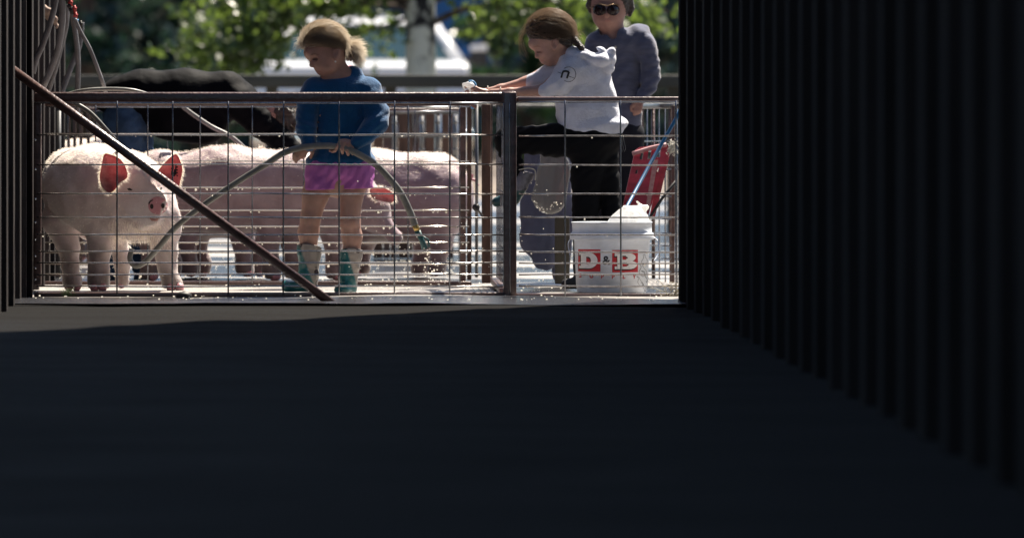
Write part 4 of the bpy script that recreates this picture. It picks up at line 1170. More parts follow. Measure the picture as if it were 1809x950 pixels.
f.chain([(220, 215, -14, 20), (212, 330, -15, 14), (206, 484, -16, 10)], k=4); f.chain([(228, 215, 18, 20), (249, 330, 20, 14), (253, 484, 20, 10)], k=4)
f.mesh('body', M['skinred'], D4, g)
f = Field((150, 110, -60), (560, 300, 70), 2.4)
f.chain([(182, 178, 0, 18), (212, 172, 0, 34), (250, 170, 0, 45), (330, 176, 0, 53), (398, 170, 0, 42), (428, 178, 0, 31)], k=14, fz=0.95)
f.chain([(300, 205, 0, 44), (360, 215, 0, 42)], k=12)
f.chain([(420, 180, -20, 30), (455, 212, -22, 25), (500, 250, -22, 20), (528, 272, -22, 15)], k=8); f.chain([(420, 180, 20, 30), (470, 225, 20, 24), (520, 275, 16, 16)], k=8)
f.folds(0.45, 30, (1, -0.5, 0.2), 81); f.noise(0.5, (30, 16, 20), 82); f.folds(1.8, 15, (0.6, 0.8, 0), 83, where=(480, 235), rad=(60, 40))
f.mesh('puffer_jacket', M['jacket'], D4, g)
f = Field((150, 165, -60), (310, 500, 70), 2.6)
f.ell((222, 205, 0), (40, 42, 42), k=8); f.chain([(218, 225, -16, 38), (210, 330, -16, 28), (206, 488, -16, 19)], k=8); f.chain([(230, 225, 20, 38), (250, 330, 20, 27), (254, 488, 20, 19)], k=8)
f.folds(1.8, 22, (.3, 1, 0), 84)
f.mesh('jeans', M['jeans'], D4, g)
f = Field((450, 150, -50), (540, 260, 55), 1.7)
f.ell((497, 200, 2), (27, 34, 32), rot=15, k=5); f.ell((512, 215, 2), (14, 24, 22), k=5); f.noise(3.2, (8, 8, 8), 85); f.ell((466, 215, -10), (16, 26, 40), rot=20, k=4, sub=True)
h4 = f.mesh('hair', M['brunette'], D4, g)
paths = []; r_ = random.Random(12)
for i in range(260):
    a = r_.uniform(-PI, 0.9); p0 = Vector((497 + 24 * math.cos(a), 200 + 32 * math.sin(a), r_.gauss(0, 12))); n_ = Vector((math.cos(a), math.sin(a), 0))
    q = [p0]
    for k in range(5): q.append(q[-1] + n_ * 2.2 + Vector((2.6 * math.cos(i + k * 1.9), 2.6 * math.sin(i + k * 1.9) + 1, r_.gauss(0, 1))))
    paths.append([pw(v, D4) for v in q])
strands('loose_curls', paths, M['strandd'], h4, 0.0011)

# ------------------------------------------------------------------ pigs
def ear_mesh(pts, d, z, bulge, m, parent, name='ear', tip=None, fz=26):
    """a cupped leaf with thickness; pts outline in pixels, z depth in px of rim, bulge in px (away)"""
    c = (sum(p[0] for p in pts) / len(pts), sum(p[1] for p in pts) / len(pts))
    rings = 6; vs = []; k = len(pts)
    for side in (0, 1):
        vs.append(pw((c[0], c[1], z + bulge + side * 2.0), d))
        for q in range(1, rings + 1):
            t = q / rings
            for p in pts:
                vs.append(pw((c[0] + (p[0] - c[0]) * t, c[1] + (p[1] - c[1]) * t, z + bulge * (1 - t * t) + side * 2.0 * (1 - t ** 4)), d))
    fs = []; H = 1 + rings * k
    for side in (0, 1):
        o_ = side * H
        tri = [(o_, o_ + 1 + (i + 1) % k, o_ + 1 + i) for i in range(k)]
        for q in range(rings - 1):
            for i in range(k):
                a = o_ + 1 + q * k + i; b_ = o_ + 1 + q * k + (i + 1) % k
                tri.append((a, b_, b_ + k, a + k))
        fs += tri if side == 0 else [t_[::-1] for t_ in tri]
    for i in range(k):
        a = 1 + (rings - 1) * k + i; b_ = 1 + (rings - 1) * k + (i + 1) % k
        fs.append((b_, a, a + H, b_ + H))
    e = obj(name, vs, fs, m, parent)
    # bristles round the rim
    r = random.Random(int(c[0])); v2 = []; f2 = []
    for i in range(k * fz):
        t = r.random() * k; i0 = int(t) % k; i1 = (i0 + 1) % k; u = t - int(t)
        p = (pts[i0][0] * (1 - u) + pts[i1][0] * u, pts[i0][1] * (1 - u) + pts[i1][1] * u)
        n_ = Vector((p[0] - c[0], p[1] - c[1], 0)).normalized() + Vector((r.gauss(0, .3), r.gauss(0.2, .3), r.gauss(0, .4)))
        L = r.uniform(2, 6.5)
        a = pw((p[0], p[1], z), d); b_ = pw((p[0] + n_.x * L, p[1] + n_.y * L, z + n_.z * L), d)
        w_ = Vector((n_.y, 0, n_.x)).normalized() * 0.0007
        j = len(v2); v2 += [a - w_, a + w_, b_]; f2.append((j, j + 1, j + 2))
    obj('ear_bristles', v2, f2, M['bristle'], e)['kind'] = 'stuff'
    return e

def smooth_ring(pts, n=3):
    k = len(pts); out = []
    for i in range(k):
        p0, p1, p2, p3 = pts[i - 1], pts[i], pts[(i + 1) % k], pts[(i + 2) % k]
        for q in range(n):
            t = q / n
            out.append(tuple(0.5 * ((2 * p1[j]) + (p2[j] - p0[j]) * t + (2 * p0[j] - 5 * p1[j] + 4 * p2[j] - p3[j]) * t * t + (3 * p1[j] - p0[j] - 3 * p2[j] + p3[j]) * t ** 3) for j in (0, 1)))
    return out

DP = 28.75
pig = thing('pig', 'pale pink pig nearest the camera at the left, turning its snout forward', 'pig', (P(190, 0, DP).x, DP, 0), 'pigs in the pens')
f = Field((60, 240, -90), (340, 522, 120), 2.6)
f.chain([(128, 332, 40, 52), (165, 335, 10, 76), (215, 340, -14, 76)], k=16)
f.ell((118, 325, 44), (46, 62, 56), k=12)
f.ell((160, 330, 12), (82, 72, 66), rot=3, k=10)
f.ell((240, 352, -22), (70, 72, 52), rot=20, k=14)
f.ell((286, 384, -30), (34, 46, 40), rot=-10, k=12)                    # far shoulder and jowl
f.ell((246, 330, -54), (44, 52, 38), rot=-20, k=12)                      # skull
f.ell((252, 366, -62), (40, 36, 34), k=12)                             # cheeks
f.cap((262, 345, -66), (281, 362, -104), 30, 18, k=9)                  # muzzle
f.ell((262, 386, -72), (26, 18, 26), rot=-10, k=8)                     # lower jaw
f.cap((268, 380, -96), (290, 379, -98), 2.2, 2.0, k=2, sub=True)       # mouth line
f.cap((279.5, 362, -123), (281, 362, -114), 17.5, 17.5, k=2.5)         # snout disc
f.ell((270.5, 363.5, -133), (3.1, 4.6, 6), k=1.2, sub=True); f.ell((290, 362.5, -133), (3.1, 4.6, 6), k=1.2, sub=True)
f.ell((232, 332, -94), (8, 5, 6), k=4, sub=True); f.ell((286, 330, -86), (6, 4, 6), k=4, sub=True)
# legs
f.chain([(103, 390, 46, 32), (120, 440, 46, 18.5), (122, 470, 48, 14.5), (126, 497, 46, 15), (127, 506, 44, 16)], k=10)
f.chain([(160, 400, 74, 28), (206, 430, 86, 16), (214, 470, 86, 12), (214, 500, 84, 13)], k=9)
f.chain([(178, 395, -14, 34), (178, 435, -16, 20.5), (175, 475, -16, 17), (174, 495, -18, 18), (175, 506, -20, 17)], k=10)
f.chain([(290, 400, -22, 30), (293, 440, -22, 20), (297, 475, -22, 15.5), (304, 497, -26, 16), (310, 506, -30, 15)], k=10)
f.noise(1.0, (16, 16, 16), 91); f.folds(0.8, 16, (0.9, 0.4, 0.2), 92, where=(215, 380), rad=(50, 50))
f.cut((0, 508.5, 0), (0, 1, 0))
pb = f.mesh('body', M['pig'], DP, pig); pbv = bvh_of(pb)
for (x, y, z) in ((120, 510, 36), (134, 510, 36), (168, 510, -36), (182, 510, -36), (303, 510, -44), (318, 510, -44), (212, 506, 78)):
    mb = MB(); mb.ball(pw((x, y - 3, z + 4), DP), (0.019, 0.024, 0.02), 10); mb.build('hoof', M['snout'], pig)
sn = patch('snout', [(281 + 17 * math.cos(2 * PI * i / 20), 362 + 15.8 * math.sin(2 * PI * i / 20)) for i in range(20)], M['snout'], pig, DP, pbv, 0.0012)
bvs = bvh_of(sn)
for (x, y) in ((270.5, 363.5), (290, 362.5)):
    patch('nostril', [(x + 3.1 * math.cos(2 * PI * i / 10), y + 4.6 * math.sin(2 * PI * i / 10)) for i in range(10)], M['dark'], sn, DP, pbv, 0.003)
patch('snout_scar', [(265, 361), (264.5, 357), (268, 353), (272.5, 351.5), (273, 353), (269, 355)], M['dark'], pig, DP, pbv, 0.002)
patch('eye', [(227, 333), (231, 331), (237, 334), (234, 336), (229, 335)], M['dark'], pig, DP, pbv, 0.001)
patch('eye', [(284, 331), (287, 329.5), (288.5, 332), (287, 336), (284.5, 335)], M['dark'], pig, DP, pbv, 0.001)
patch('mouth', [(266, 383), (275, 385), (284, 385), (288, 382), (280, 389), (270, 389)], M['lip'], pig, DP, pbv, 0.001)
e1 = ear_mesh(smooth_ring([(187, 274), (195, 272), (212, 278), (224, 292), (228, 312), (214, 322), (206, 334), (196, 339), (185, 330), (180, 314), (182, 298)]), DP, -108, 12, M['ear'], pig)
e2 = ear_mesh(smooth_ring([(280, 304), (296, 284), (312, 272), (320, 283), (324, 300), (320, 320), (316, 333), (304, 330), (294, 322), (285, 314)]), DP, -86, 12, M['ear'], pig)
eb = bvh_of(e2)
mb = MB(); r_ = random.Random(8)
tag_v = [(304 + 12 * (i % 6) / 5, 291 + 20 * (i // 6) / 8) for i in range(54)]
vv = drape([tuple(P(a, b_, DP)) for a, b_ in tag_v], eb, 0.002)
for i in range(8):
    for j in range(5):
        if r_.random() < 0.25: continue
        q = i * 6 + j; mb.add([vv[q], vv[q + 1], vv[q + 7], vv[q + 6]], [(0, 1, 2, 3)])
mb.build('ear_tattoo', M['ink'], e2, False)
fuzz('coat_bristles', pb, M['bristle'], pig, 1800, 0.0075, 0.0004, lean=(-0.2, 0, -0.5), seed=5)
fuzz('sunlit_back_bristles', pb, M['bristle'], pig, 6000, 0.0065, 0.00035, lean=(-0.8, 0, 0), seed=15, sel=lambda c, n: n.z > 0.5 and c.z > 0.4)  # dense pale bristles whiten the back like a sunlit band
fuzz('chest_bristles', pb, M['bristle'], pig, 1500, 0.02, 0.0005, lean=(0.1, 0, -0.9), seed=6, sel=lambda c, n: P(195, 0, DP).x < c.x < P(308, 0, DP).x and P(0, 436, DP).z < c.z < P(0, 388, DP).z and n.z < 0.25)

def side_pig(label, d, box, head, legs, seed, mt='pigd', facing=1, base=508, snoutdrop=0):
    """box: x0, x1, back y, belly y. head: centre, size, or None"""
    x0, x1, yt, yb = box
    p = thing('pig', label, 'pig', (P((x0 + x1) / 2, 0, d).x, d, 0), 'pigs in the pens')
    h = (yb - yt) / 2; cy = (yt + yb) / 2; L = x1 - x0
    lox = min(x0, head[0] - 60 if head else x0) - 25; hix = max(x1, head[0] + 70 if head else x1) + 25
    gy = 200 + CAMH * F / d
    f = Field((lox, yt - 25, -100), (hix, gy + 8, 100), 3.6)
    f.chain([(x0 + h, cy + 4, 0, h * 0.92), (x0 + L * .4, cy - 2, 0, h * 1.0), (x0 + L * .7, cy + 2, 0, h * 0.94), (x1 - h * 0.8, cy + 4, 0, h * 0.86)], k=18, fz=0.86)
    rx = x0 if facing > 0 else x1
    f.ell((rx + facing * h * 0.75, cy, 0), (h * 0.8, h * 0.96, h * 0.8), k=14)
    if head:
        hx, hy, hs, a = head
        sx = x1 - h * 0.7 if facing > 0 else x0 + h * 0.7
        f.chain([(sx, cy - 4, -8, h * 0.72), (hx, hy, -16, hs * 1.0)], k=16)
        ca, sa = math.cos(math.radians(a)) * facing, math.sin(math.radians(a))
        f.ell((hx, hy, -18), (hs * 1.15, hs * 0.95, hs * 0.85), rot=a * facing, k=8)
        f.cap((hx + ca * hs * .7, hy + sa * hs * .7, -20), (hx + ca * hs * 1.75, hy + sa * hs * 1.75, -22), hs * 0.56, hs * 0.36, k=8)
        f.cap((hx + ca * hs * 1.72, hy + sa * hs * 1.72, -22), (hx + ca * hs * 1.86, hy + sa * hs * 1.86, -22), hs * .40, hs * .42, k=2)
    for (lx, lz, fr) in legs:
        f.chain([(lx, cy + h * .35, lz * 0.9, h * .44), (lx + (0 if fr else -4 * facing), cy + h * 1.02, lz, 19), (lx + (2 if fr else 5) * facing, (yb + gy) / 2 + 12, lz, 13.5), (lx + 3 * facing, gy - 12, lz, 14), (lx + 5 * facing, gy - 4, lz - 3, 13)], k=12)
    f.noise(1.4, (24, 20, 24), seed); f.cut((0, gy - 1, 0), (0, 1, 0))
    b_ = f.mesh('body', M[mt], d, p)
    fuzz('coat_bristles', b_, M['bristle'], p, 600, 0.008, 0.0004, lean=(-0.3 * facing, 0, -0.3), seed=seed, sel=lambda c, n: n.z > -0.1)
    fuzz('sunlit_back_bristles', b_, M['bristle'], p, 6500, 0.0065, 0.0004, lean=(-0.9 * facing, 0, 0), seed=seed + 50, sel=lambda c, n: n.z > 0.55 and c.z > 0.45)  # white bristles only on upward faces, standing in for sun on the back
    for (lx, lz, fr) in legs:
        mb = MB(); mb.ball(pw((lx + 8 * facing, gy - 5, lz - 8), d), (0.026, 0.024, 0.018), 10); mb.build('hoof', M['snout'], p)
    mb = MB(); tx = rx + facing * 2
    mb.tube(spline([pw((tx + 6 * math.cos(t) - facing * (3 + 1.5 * t), cy - h * 0.5 + 5 * math.sin(t) + 3 * t, 0), d) for t in [0, 1.3, 2.6, 3.9, 5.2, 6.5]], 4), 0.0055, 8); mb.build('tail', M['snout'], p)
    return p, b_

p2, b2_ = side_pig('long pink pig standing side on behind the diagonal brace, its head low behind the girl', 30.55, (226, 655, 262, 412), (655, 372, 34, 48), [(262, -24, 0), (300, 26, 0), (478, -26, 1), (515, 26, 1), (588, 10, 1)], 21, facing=1)
d2 = 30.55
bv2 = bvh_of(b2_)
ear_mesh(smooth_ring([(654, 333), (672, 330), (688, 336), (697, 346), (694, 356), (680, 356), (664, 352), (656, 346)]), d2, -52, 6, M['ear'], p2, fz=16)
ear_mesh(smooth_ring([(636, 332), (646, 326), (658, 330), (654, 345), (642, 346)]), d2, -20, 6, M['ear'], p2, fz=16)
patch('eye', [(662, 372), (666, 370), (671, 373), (667, 376)], M['dark'], p2, d2, bv2, 0.001)
p3, b3_ = side_pig('broad pink pig at the back right of the girl, rump towards the brown posts', 31.3, (545, 828, 268, 428), None, [(775, -24, 0), (748, 26, 0), (600, -24, 1), (640, 26, 1)], 22, facing=-1)
p4, b4_ = side_pig('hidden pig with one pointed ear showing over the long pink back', 31.25, (300, 455, 306, 420), (455, 318, 26, 30), [(330, -20, 0), (350, 22, 0), (430, -20, 1), (450, 22, 1)], 23, facing=1)
ear_mesh(smooth_ring([(447, 284), (452, 268), (461, 260), (470, 266), (477, 282), (466, 290), (452, 291)], 3), 31.25, -24, 5, M['ear'], p4, fz=12)
ear_mesh(smooth_ring([(470, 286), (482, 280), (488, 290), (480, 298), (470, 297)], 3), 31.25, 10, 5, M['ear'], p4, fz=12)
p5, b5_ = side_pig('blurred pale pig far behind the nearest pig, between the thin stakes', 34.5, (105, 190, 252, 345), (180, 262, 18, 20), [(120, -14, 0), (135, 14, 0), (165, -14, 1), (178, 14, 1)], 24, mt='pig', facing=1)
ear_mesh(smooth_ring([(164, 248), (170, 236), (178, 240), (182, 254), (172, 258)], 2), 34.5, -16, 3, M['ear'], p5, fz=6)

# ------------------------------------------------------------------ white bucket with its print, bag and handle
DB = 28.36
sb = DB / F
bx = P(1081, 0, DB).x
bk = thing('bucket', 'white plastic bucket printed D & B Supply, holding a white bag', 'bucket', (bx, DB, 0))
zt = CAMH - (392 - 200) * sb; z1 = CAMH - (411 - 200) * sb; z2 = CAMH - (423 - 200) * sb
mb = MB()
R_ = lambda px: px * sb
mb.lathe((bx, DB, 0), [(0, 0.004), (R_(60), 0.0), (R_(62), 0.004), (R_(66), z2 - 0.004), (R_(67), z2), (R_(73.5), z2), (R_(74.5), z2 + 0.004), (R_(73.5), z1 - 0.003), (R_(72), z1), (R_(70), z1 + .002), (R_(70.6), zt - 0.004), (R_(72.0), zt - 0.003), (R_(72.0), zt), (R_(69.5), zt), (R_(68), zt - 0.02), (R_(63), 0.02), (0, 0.02)], 72)
bb_ = mb.build('shell', M['bucket'], bk); bkv = bvh_of(bb_)
mb = MB(); mb.tube(spline([(bx + R_(73), DB, z2 + .01), (bx + R_(80), DB - .03, z2 - .005), (bx + R_(81), DB - .05, z2 - 0.05), (bx + R_(72), DB - .10, z2 - 0.085), (bx + R_(50), DB - 0.15, z2 - 0.10)][:4], 6), 0.0028, 6)
mb.tube(spline([(bx - R_(73), DB, z2 + .004), (bx - R_(78), DB - .03, z2 - .02), (bx - R_(74), DB - .07, z2 - 0.07)], 6), 0.0022, 6)
mb.build('handle', M['chrome'], bk)
def decal(name, polys, m, off, parent=bk, xs=3.0):
    bm = bmesh.new()
    for pts in polys:
        vs = [bm.verts.new(tuple(P(x, y, DB, -1.0))) for x, y in pts]
        try: bm.faces.new(vs)
        except Exception: pass
    bmesh.ops.triangulate(bm, faces=bm.faces[:], ngon_method='EAR_CLIP')
    for px in np.arange(1010, 1155, xs):
        bmesh.ops.bisect_plane(bm, geom=bm.verts[:] + bm.edges[:] + bm.faces[:], plane_co=P(px, 0, DB), plane_no=(1, 0, 0))
    bm.verts.ensure_lookup_table()
    vs = drape([tuple(v.co) for v in bm.verts], bkv, off); fs = [[v.index for v in q.verts] for q in bm.faces]
    bm.free()
    return obj(name, vs, fs, m, parent, smooth=True)
def rect(a, b_, c, d_): return [(a, b_), (c, b_), (c, d_), (a, d_)]
decal('red_square', [rect(1020.5, 439.5, 1058.5, 478.5)], M['red'], 0.0010)
decal('red_square', [rect(1079, 440.5, 1125, 479.5)], M['red'], 0.0010)
def bowl(cx, cy, rx, ry, a0=-90, a1=90, n=12): return [(cx + rx * math.cos(math.radians(a0 + (a1 - a0) * i / n)), cy + ry * math.sin(math.radians(a0 + (a1 - a0) * i / n))) for i in range(n + 1)]
def band(o_, i_): return [[o_[k], o_[k + 1], i_[k + 1], i_[k]] for k in range(len(o_) - 1)]
def glyph_D(dx, dy): return [rect(1025 + dx, 445 + dy, 1034 + dx, 473 + dy), rect(1022 + dx, 445 + dy, 1026 + dx, 449.5 + dy), rect(1022 + dx, 468.5 + dy, 1026 + dx, 473 + dy), rect(1030 + dx, 445 + dy, 1038 + dx, 452.5 + dy), rect(1030 + dx, 465.5 + dy, 1038 + dx, 473 + dy)] + band([(x + dx, y + dy) for x, y in bowl(1038, 459, 15.5, 14)], [(x + dx, y + dy) for x, y in bowl(1037, 459, 5, 6.5)])
def glyph_B(dx, dy): return [rect(1088 + dx, 446 + dy, 1097 + dx, 474 + dy), rect(1083.5 + dx, 446 + dy, 1089 + dx, 451 + dy), rect(1083.5 + dx, 469 + dy, 1089 + dx, 474 + dy)] + [rect(1096 + dx, 446 + dy, 1108 + dx, 450.5 + dy), rect(1096 + dx, 457.5 + dy, 1109 + dx, 462 + dy), rect(1096 + dx, 469.5 + dy, 1110 + dx, 474 + dy)] + band([(x + dx, y + dy) for x, y in bowl(1108, 453.5, 13, 7.5)], [(x + dx, y + dy) for x, y in bowl(1103, 454, 3.4, 2.2)]) + band([(x + dx, y + dy) for x, y in bowl(1109, 466.5, 14.5, 7.5)], [(x + dx, y + dy) for x, y in bowl(1104, 466, 4, 2.6)])
for gf in (glyph_D, glyph_B):
    decal('letter_shadow', gf(-1.2, 2.2), M['ink'], 0.0016)
    decal('letter', gf(0, 0), M['white'], 0.0024)
def text_polys(s_, x, y, size, bold):
    cu = bpy.data.curves.new('t', 'FONT'); cu.body = s_; cu.size = size; cu.offset = bold; cu.align_x = 'CENTER'; cu.resolution_u = 4
    o_ = bpy.data.objects.new('t', cu); COL.objects.link(o_); bpy.context.view_layer.update()
    me = o_.evaluated_get(bpy.context.evaluated_depsgraph_get()).to_mesh()
    pl = [[(x + me.vertices[i].co.x, y - me.vertices[i].co.y) for i in q.vertices] for q in me.polygons]
    COL.objects.unlink(o_); bpy.data.objects.remove(o_); bpy.data.curves.remove(cu)
    return pl
decal('ampersand', text_polys('&', 1068.5, 465.5, 21, 0.5), M['ink'], 0.0016)
for i, ch in enumerate('SUPPLY'):
    decal('small_letter', text_polys(ch, 1024 + i * 18.9, 489 + (0.6 * i if i < 3 else 1.5), 9.5, 0.35), M['red'], 0.0016)
sc2 = MB()
for k, (cx, cy, rr) in enumerate(((1137, 458, 7), (1133, 476, 9), (1128, 496, 7), (1136, 506, 6), (1139, 488, 8))):
    pp = [tuple(P(cx + rr * (0.6 + 0.4 * math.sin(3.1 * a + k)) * math.cos(a), cy + rr * 1.3 * math.sin(a + 0.4 * k), DB)) for a in [0.35 * i for i in range(19)]]
    sc2.tube(drape(pp, bkv, 0.0008), 0.0007, 4)
sc2.build('scribble', M['ink'], bk)
# plastic bag slumping out of the bucket
f = Field((1065, 345, -70), (1160, 425, 70), 1.7)
f.ell((1112, 404, 0), (40, 32, 40), rot=0, k=8); f.ell((1118, 382, 0), (25, 19, 24), k=8)
f.cap((1079, 394, -8), (1103, 370, -6), 7, 6, k=6); f.cap((1131, 370, 0), (1142, 366, 0), 8, 5.5, k=4); f.cap((1137, 366, 0), (1125, 356, 0), 2.6, 1.8, k=3); f.ell((1103, 367, 0), (4, 5, 4), k=3)
f.folds(0.8, 18, (1, 0.6, 0.3), 95); f.noise(0.5, (12, 12, 12), 96)
bag = f.mesh('plastic_bag', M['bag'], DB, None); tag(bag, 'white plastic bag slumping over the rim of the white bucket', 'bag')

# ------------------------------------------------------------------ red sorting board, cane, cloth, clear bag
DR = 29.2
rb = thing('sorting_board', 'red plastic sorting board with hand holes, leaning behind the bucket', 'board', (P(1140, 0, DR).x, DR, 0))
def frustum(name, front, dz, m, parent, d=DR):
    """extrude a picture outline dz metres backwards"""
    k = len(front); vs = [P(x, y, d) for x, y in front] + [P(x, y, d, dz) for x, y in front]
    return obj(name, vs, [tuple(range(k))] + [tuple(range(2 * k - 1, k - 1, -1))] + [(i, i + k, (i + 1) % k + k, (i + 1) % k) for i in range(k)], m, parent, smooth=False)
def holed(parent):
    bm = bmesh.new()
    out = [(1123, 266), (1131, 261), (1176, 254), (1181, 258), (1180, 268), (1144, 385), (1146, 425), (1088, 425), (1096, 385)]
    holes = [[(1134, 266), (1139, 265), (1136, 283), (1131, 281)], [(1147, 264), (1153, 263), (1150, 281), (1145, 282)], [(1163, 262), (1170, 260), (1167, 278), (1161, 279)], [(1124, 301), (1128, 300), (1127, 307), (1122, 308)], [(1163, 297), (1166, 296), (1164, 304), (1161, 303)]]
    es = []
    for z in (0,):
        for lp in [out] + holes:
            vs = [bm.verts.new(P(x, y, DR, -0.02 + (425 - y) * 0.0005)) for x, y in lp]
            es += [bm.edges.new((vs[i], vs[(i + 1) % len(vs)])) for i in range(len(vs))]
    r = bmesh.ops.triangle_fill(bm, use_beauty=True, edges=es)
    fc = [q for q in r['geom'] if isinstance(q, bmesh.types.BMFace)]
    e = bmesh.ops.extrude_face_region(bm, geom=fc)
    for v in [q for q in e['geom'] if isinstance(q, bmesh.types.BMVert)]: v.co.y += 0.035
    bmesh.ops.recalc_face_normals(bm, faces=bm.faces[:])
    bm.verts.ensure_lookup_table()
    o_ = obj('board', [v.co.copy() for v in bm.verts], [[v.index for v in q.verts] for q in bm.faces], M['board'], parent, smooth=False); bm.free(); return o_
holed(rb)
frustum('scuffed_rib', [(1154, 284), (1163, 282), (1147, 372), (1140, 372)], 0.012, M['boardside'], rb, DR - 0.002)
frustum('edge_flange', [(1172, 258), (1186, 262), (1157, 384), (1148, 384)], 0.05, M['board'], rb, DR + 0.06)
mb = MB(); mb.tube(spline([P(1118, 272, DR, .03), P(1150, 262, DR, .04), P(1178, 256, DR, .05)], 3), 0.009, 8); mb.build('top_lip', M['boardside'], rb)
mb = MB(); mb.tube([P(1203, 190, 28.9), P(1196, 207, 28.9), P(1150, 287, 28.8), P(1109, 362, 28.6), P(1104, 373, 28.5)], 0.0075, 10)
tag(mb.build('cane', M['bluerod']), 'blue cane leaning across the red board into the white bucket', 'cane')
mb = MB(); mb.tube([P(1196, 318, 29.0), P(1170, 350, 29.0), P(1148, 384, 29.0)], 0.006, 8)
tag(mb.build('black_strap', M['rubber']), 'thin black strap slanting from the right edge down to the bucket bag', 'strap')
mb = MB(); r_ = random.Random(3)
for i in range(46):
    c = P(1187 + r_.gauss(0, 3), 256 + r_.gauss(0, 5), 29.0)
    q = [c]
    for k in range(4): q.append(q[-1] + Vector((r_.gauss(0.001, 0.007), r_.gauss(0, 0.006), r_.gauss(-0.006, 0.007))))
    mb.tube(q, 0.0013, 4)
tag(mb.build('frayed_twine', M['rope']), 'frayed pale twine knotted beside the top corner of the red board', 'twine')
mb = MB()
for x in (1097, 1101): mb.tube(spline([P(x, 240, 27.99), P(x + 2, 252, 27.985), P(x + 4, 262, 27.985), P(x + 2, 268, 27.985)], 3), 0.001, 5)
tag(mb.build('wire_tie', M['steel']), 'loose wire tie hanging on the mesh above the bucket', 'tie')

f = Field((905, 225, -30), (1020, 512, 40), 2.4)
f.chain([(950, 240, 4, 28), (954, 300, 4, 27), (952, 370, 0, 33), (952, 420, 0, 34), (962, 452, 0, 26)], k=8, fz=0.6)
f.chain([(985, 250, 10, 24), (987, 400, 10, 26), (992, 485, 10, 16)], k=8, fz=0.6)
f.folds(2.2, 19, (1, 0.12, 0.2), 97); f.noise(1.5, (16, 30, 16), 98)
o = f.mesh('hanging_cloth', M['cloth'], 29.9, None); tag(o, 'slate blue cloth hanging below the raised black knee, behind the mesh panel', 'cloth')
f = Field((925, 225, -30), (1015, 400, 30), 1.9)
f.chain([(975, 240, 0, 22), (980, 300, 0, 26), (972, 350, 0, 29)], k=6, fz=0.5); f.cap((958, 300, 0), (950, 352, 0), 8, 10, k=8)
f.cut((0, 368, 0), (-0.1, 1, 0)); f.cut((944, 0, 0), (-1, -.05, 0)); f.folds(1.6, 12, (1, 0.2, 0), 99)
o = f.mesh('clear_bag', M['clear'], 29.6, None); tag(o, 'cloudy grey plastic bag beaded with water, hanging in front of the slate cloth', 'bag')
mb = MB(); r_ = random.Random(6)
for i in range(26):
    t = r_.random(); mb.ball(P(944 + 48 * t, 358 + 12 * math.sin(PI * min(1, t * 1.3)) + r_.gauss(0, 2), 29.5), 0.002 + r_.random() * 0.002, 6)
mb.build('water_drops', M['drop'], o)['kind'] = 'stuff'
# grey timber standing in the right pen, and floor lumps
mb = MB(); mb.box((P(993, 0, 29.75).x, 29.75, 0.14), (0.03, 0.03, 0.14), bev=0.004)
tag(mb.build('short_post', M['farrail']), 'short grey post standing left of the white bucket', 'post')

# ------------------------------------------------------------------ white pickup, head on
DT = 69.0
tk = thing('pickup_truck', 'blurred white pickup facing the camera behind the birch trunk', 'truck', (P(645, 0, DT).x, DT, 0))
def slab_part(name, prof, x0, x1, m, parent=tk, bev=0.04):
    """prof: (y offset, py) polygon seen from the side, swept between two picture x"""
    bm = bmesh.new(); k = len(prof)
    va = [bm.verts.new(P(x0, py, DT, dy)) for dy, py in prof]; vb = [bm.verts.new(P(x1, py, DT, dy)) for dy, py in prof]
    bm.faces.new(va); bm.faces.new(vb[::-1])
    for i in range(k): bm.faces.new((va[i], va[(i + 1) % k], vb[(i + 1) % k], vb[i]))
    bmesh.ops.recalc_face_normals(bm, faces=bm.faces[:])
    if bev: bmesh.ops.bevel(bm, geom=bm.edges[:], offset=bev, segments=3, profile=0.6, affect='EDGES')
    bm.verts.ensure_lookup_table()
    o_ = obj(name, [v.co.copy() for v in bm.verts], [[v.index for v in q.verts] for q in bm.faces], m, parent); bm.free(); return o_
slab_part('hood', [(0, 150), (0, 118), (0.15, 110), (1.3, 104), (1.3, 150)], 452, 828, M['truck'], bev=0.05)
slab_part('lower_body', [(-0.05, 290), (-0.05, 151), (5.4, 151), (5.4, 290)], 450, 830, M['truck'])
slab_part('bumper', [(-0.25, 262), (-0.25, 228), (-0.06, 228), (-0.06, 262)], 446, 834, M['chrome'])
slab_part('grille', [(-0.08, 220), (-0.08, 165), (-0.052, 165), (-0.052, 220)], 520, 760, M['ink'], bev=0.01)
for a, b_ in ((462, 508), (772, 818)): slab_part('headlight', [(-0.09, 195), (-0.09, 165), (-0.052, 165), (-0.052, 195)], a, b_, M['chrome'], bev=0.008)
def cab():
    bm = bmesh.new()
    A = [P(466, 106, DT, 1.3), P(814, 106, DT, 1.3), P(768, 38, DT, 2.1), P(512, 38, DT, 2.1)]
    B = [P(466, 106, DT, 3.6), P(814, 106, DT, 3.6), P(772, 38, DT, 3.3), P(508, 38, DT, 3.3)]
    return A, B
A, B = cab()
obj('windscreen', [v + Vector((0, 0.02, 0)) for v in A] + [v + Vector((0, 0.03, 0)) for v in A], [(0, 1, 2, 3), (7, 6, 5, 4), (0, 4, 5, 1), (1, 5, 6, 2), (2, 6, 7, 3), (3, 7, 4, 0)], M['truckglass'], tk, False)
obj('side_window', [A[1], B[1], B[2], A[2]] + [v - Vector((.02, 0, 0)) for v in (A[1], B[1], B[2], A[2])], [(0, 1, 2, 3), (7, 6, 5, 4)], M['truckglass'], tk, False)
obj('side_window', [A[0], B[0], B[3], A[3]] + [v + Vector((.02, 0, 0)) for v in (A[0], B[0], B[3], A[3])], [(3, 2, 1, 0), (4, 5, 6, 7)], M['truckglass'], tk, False)
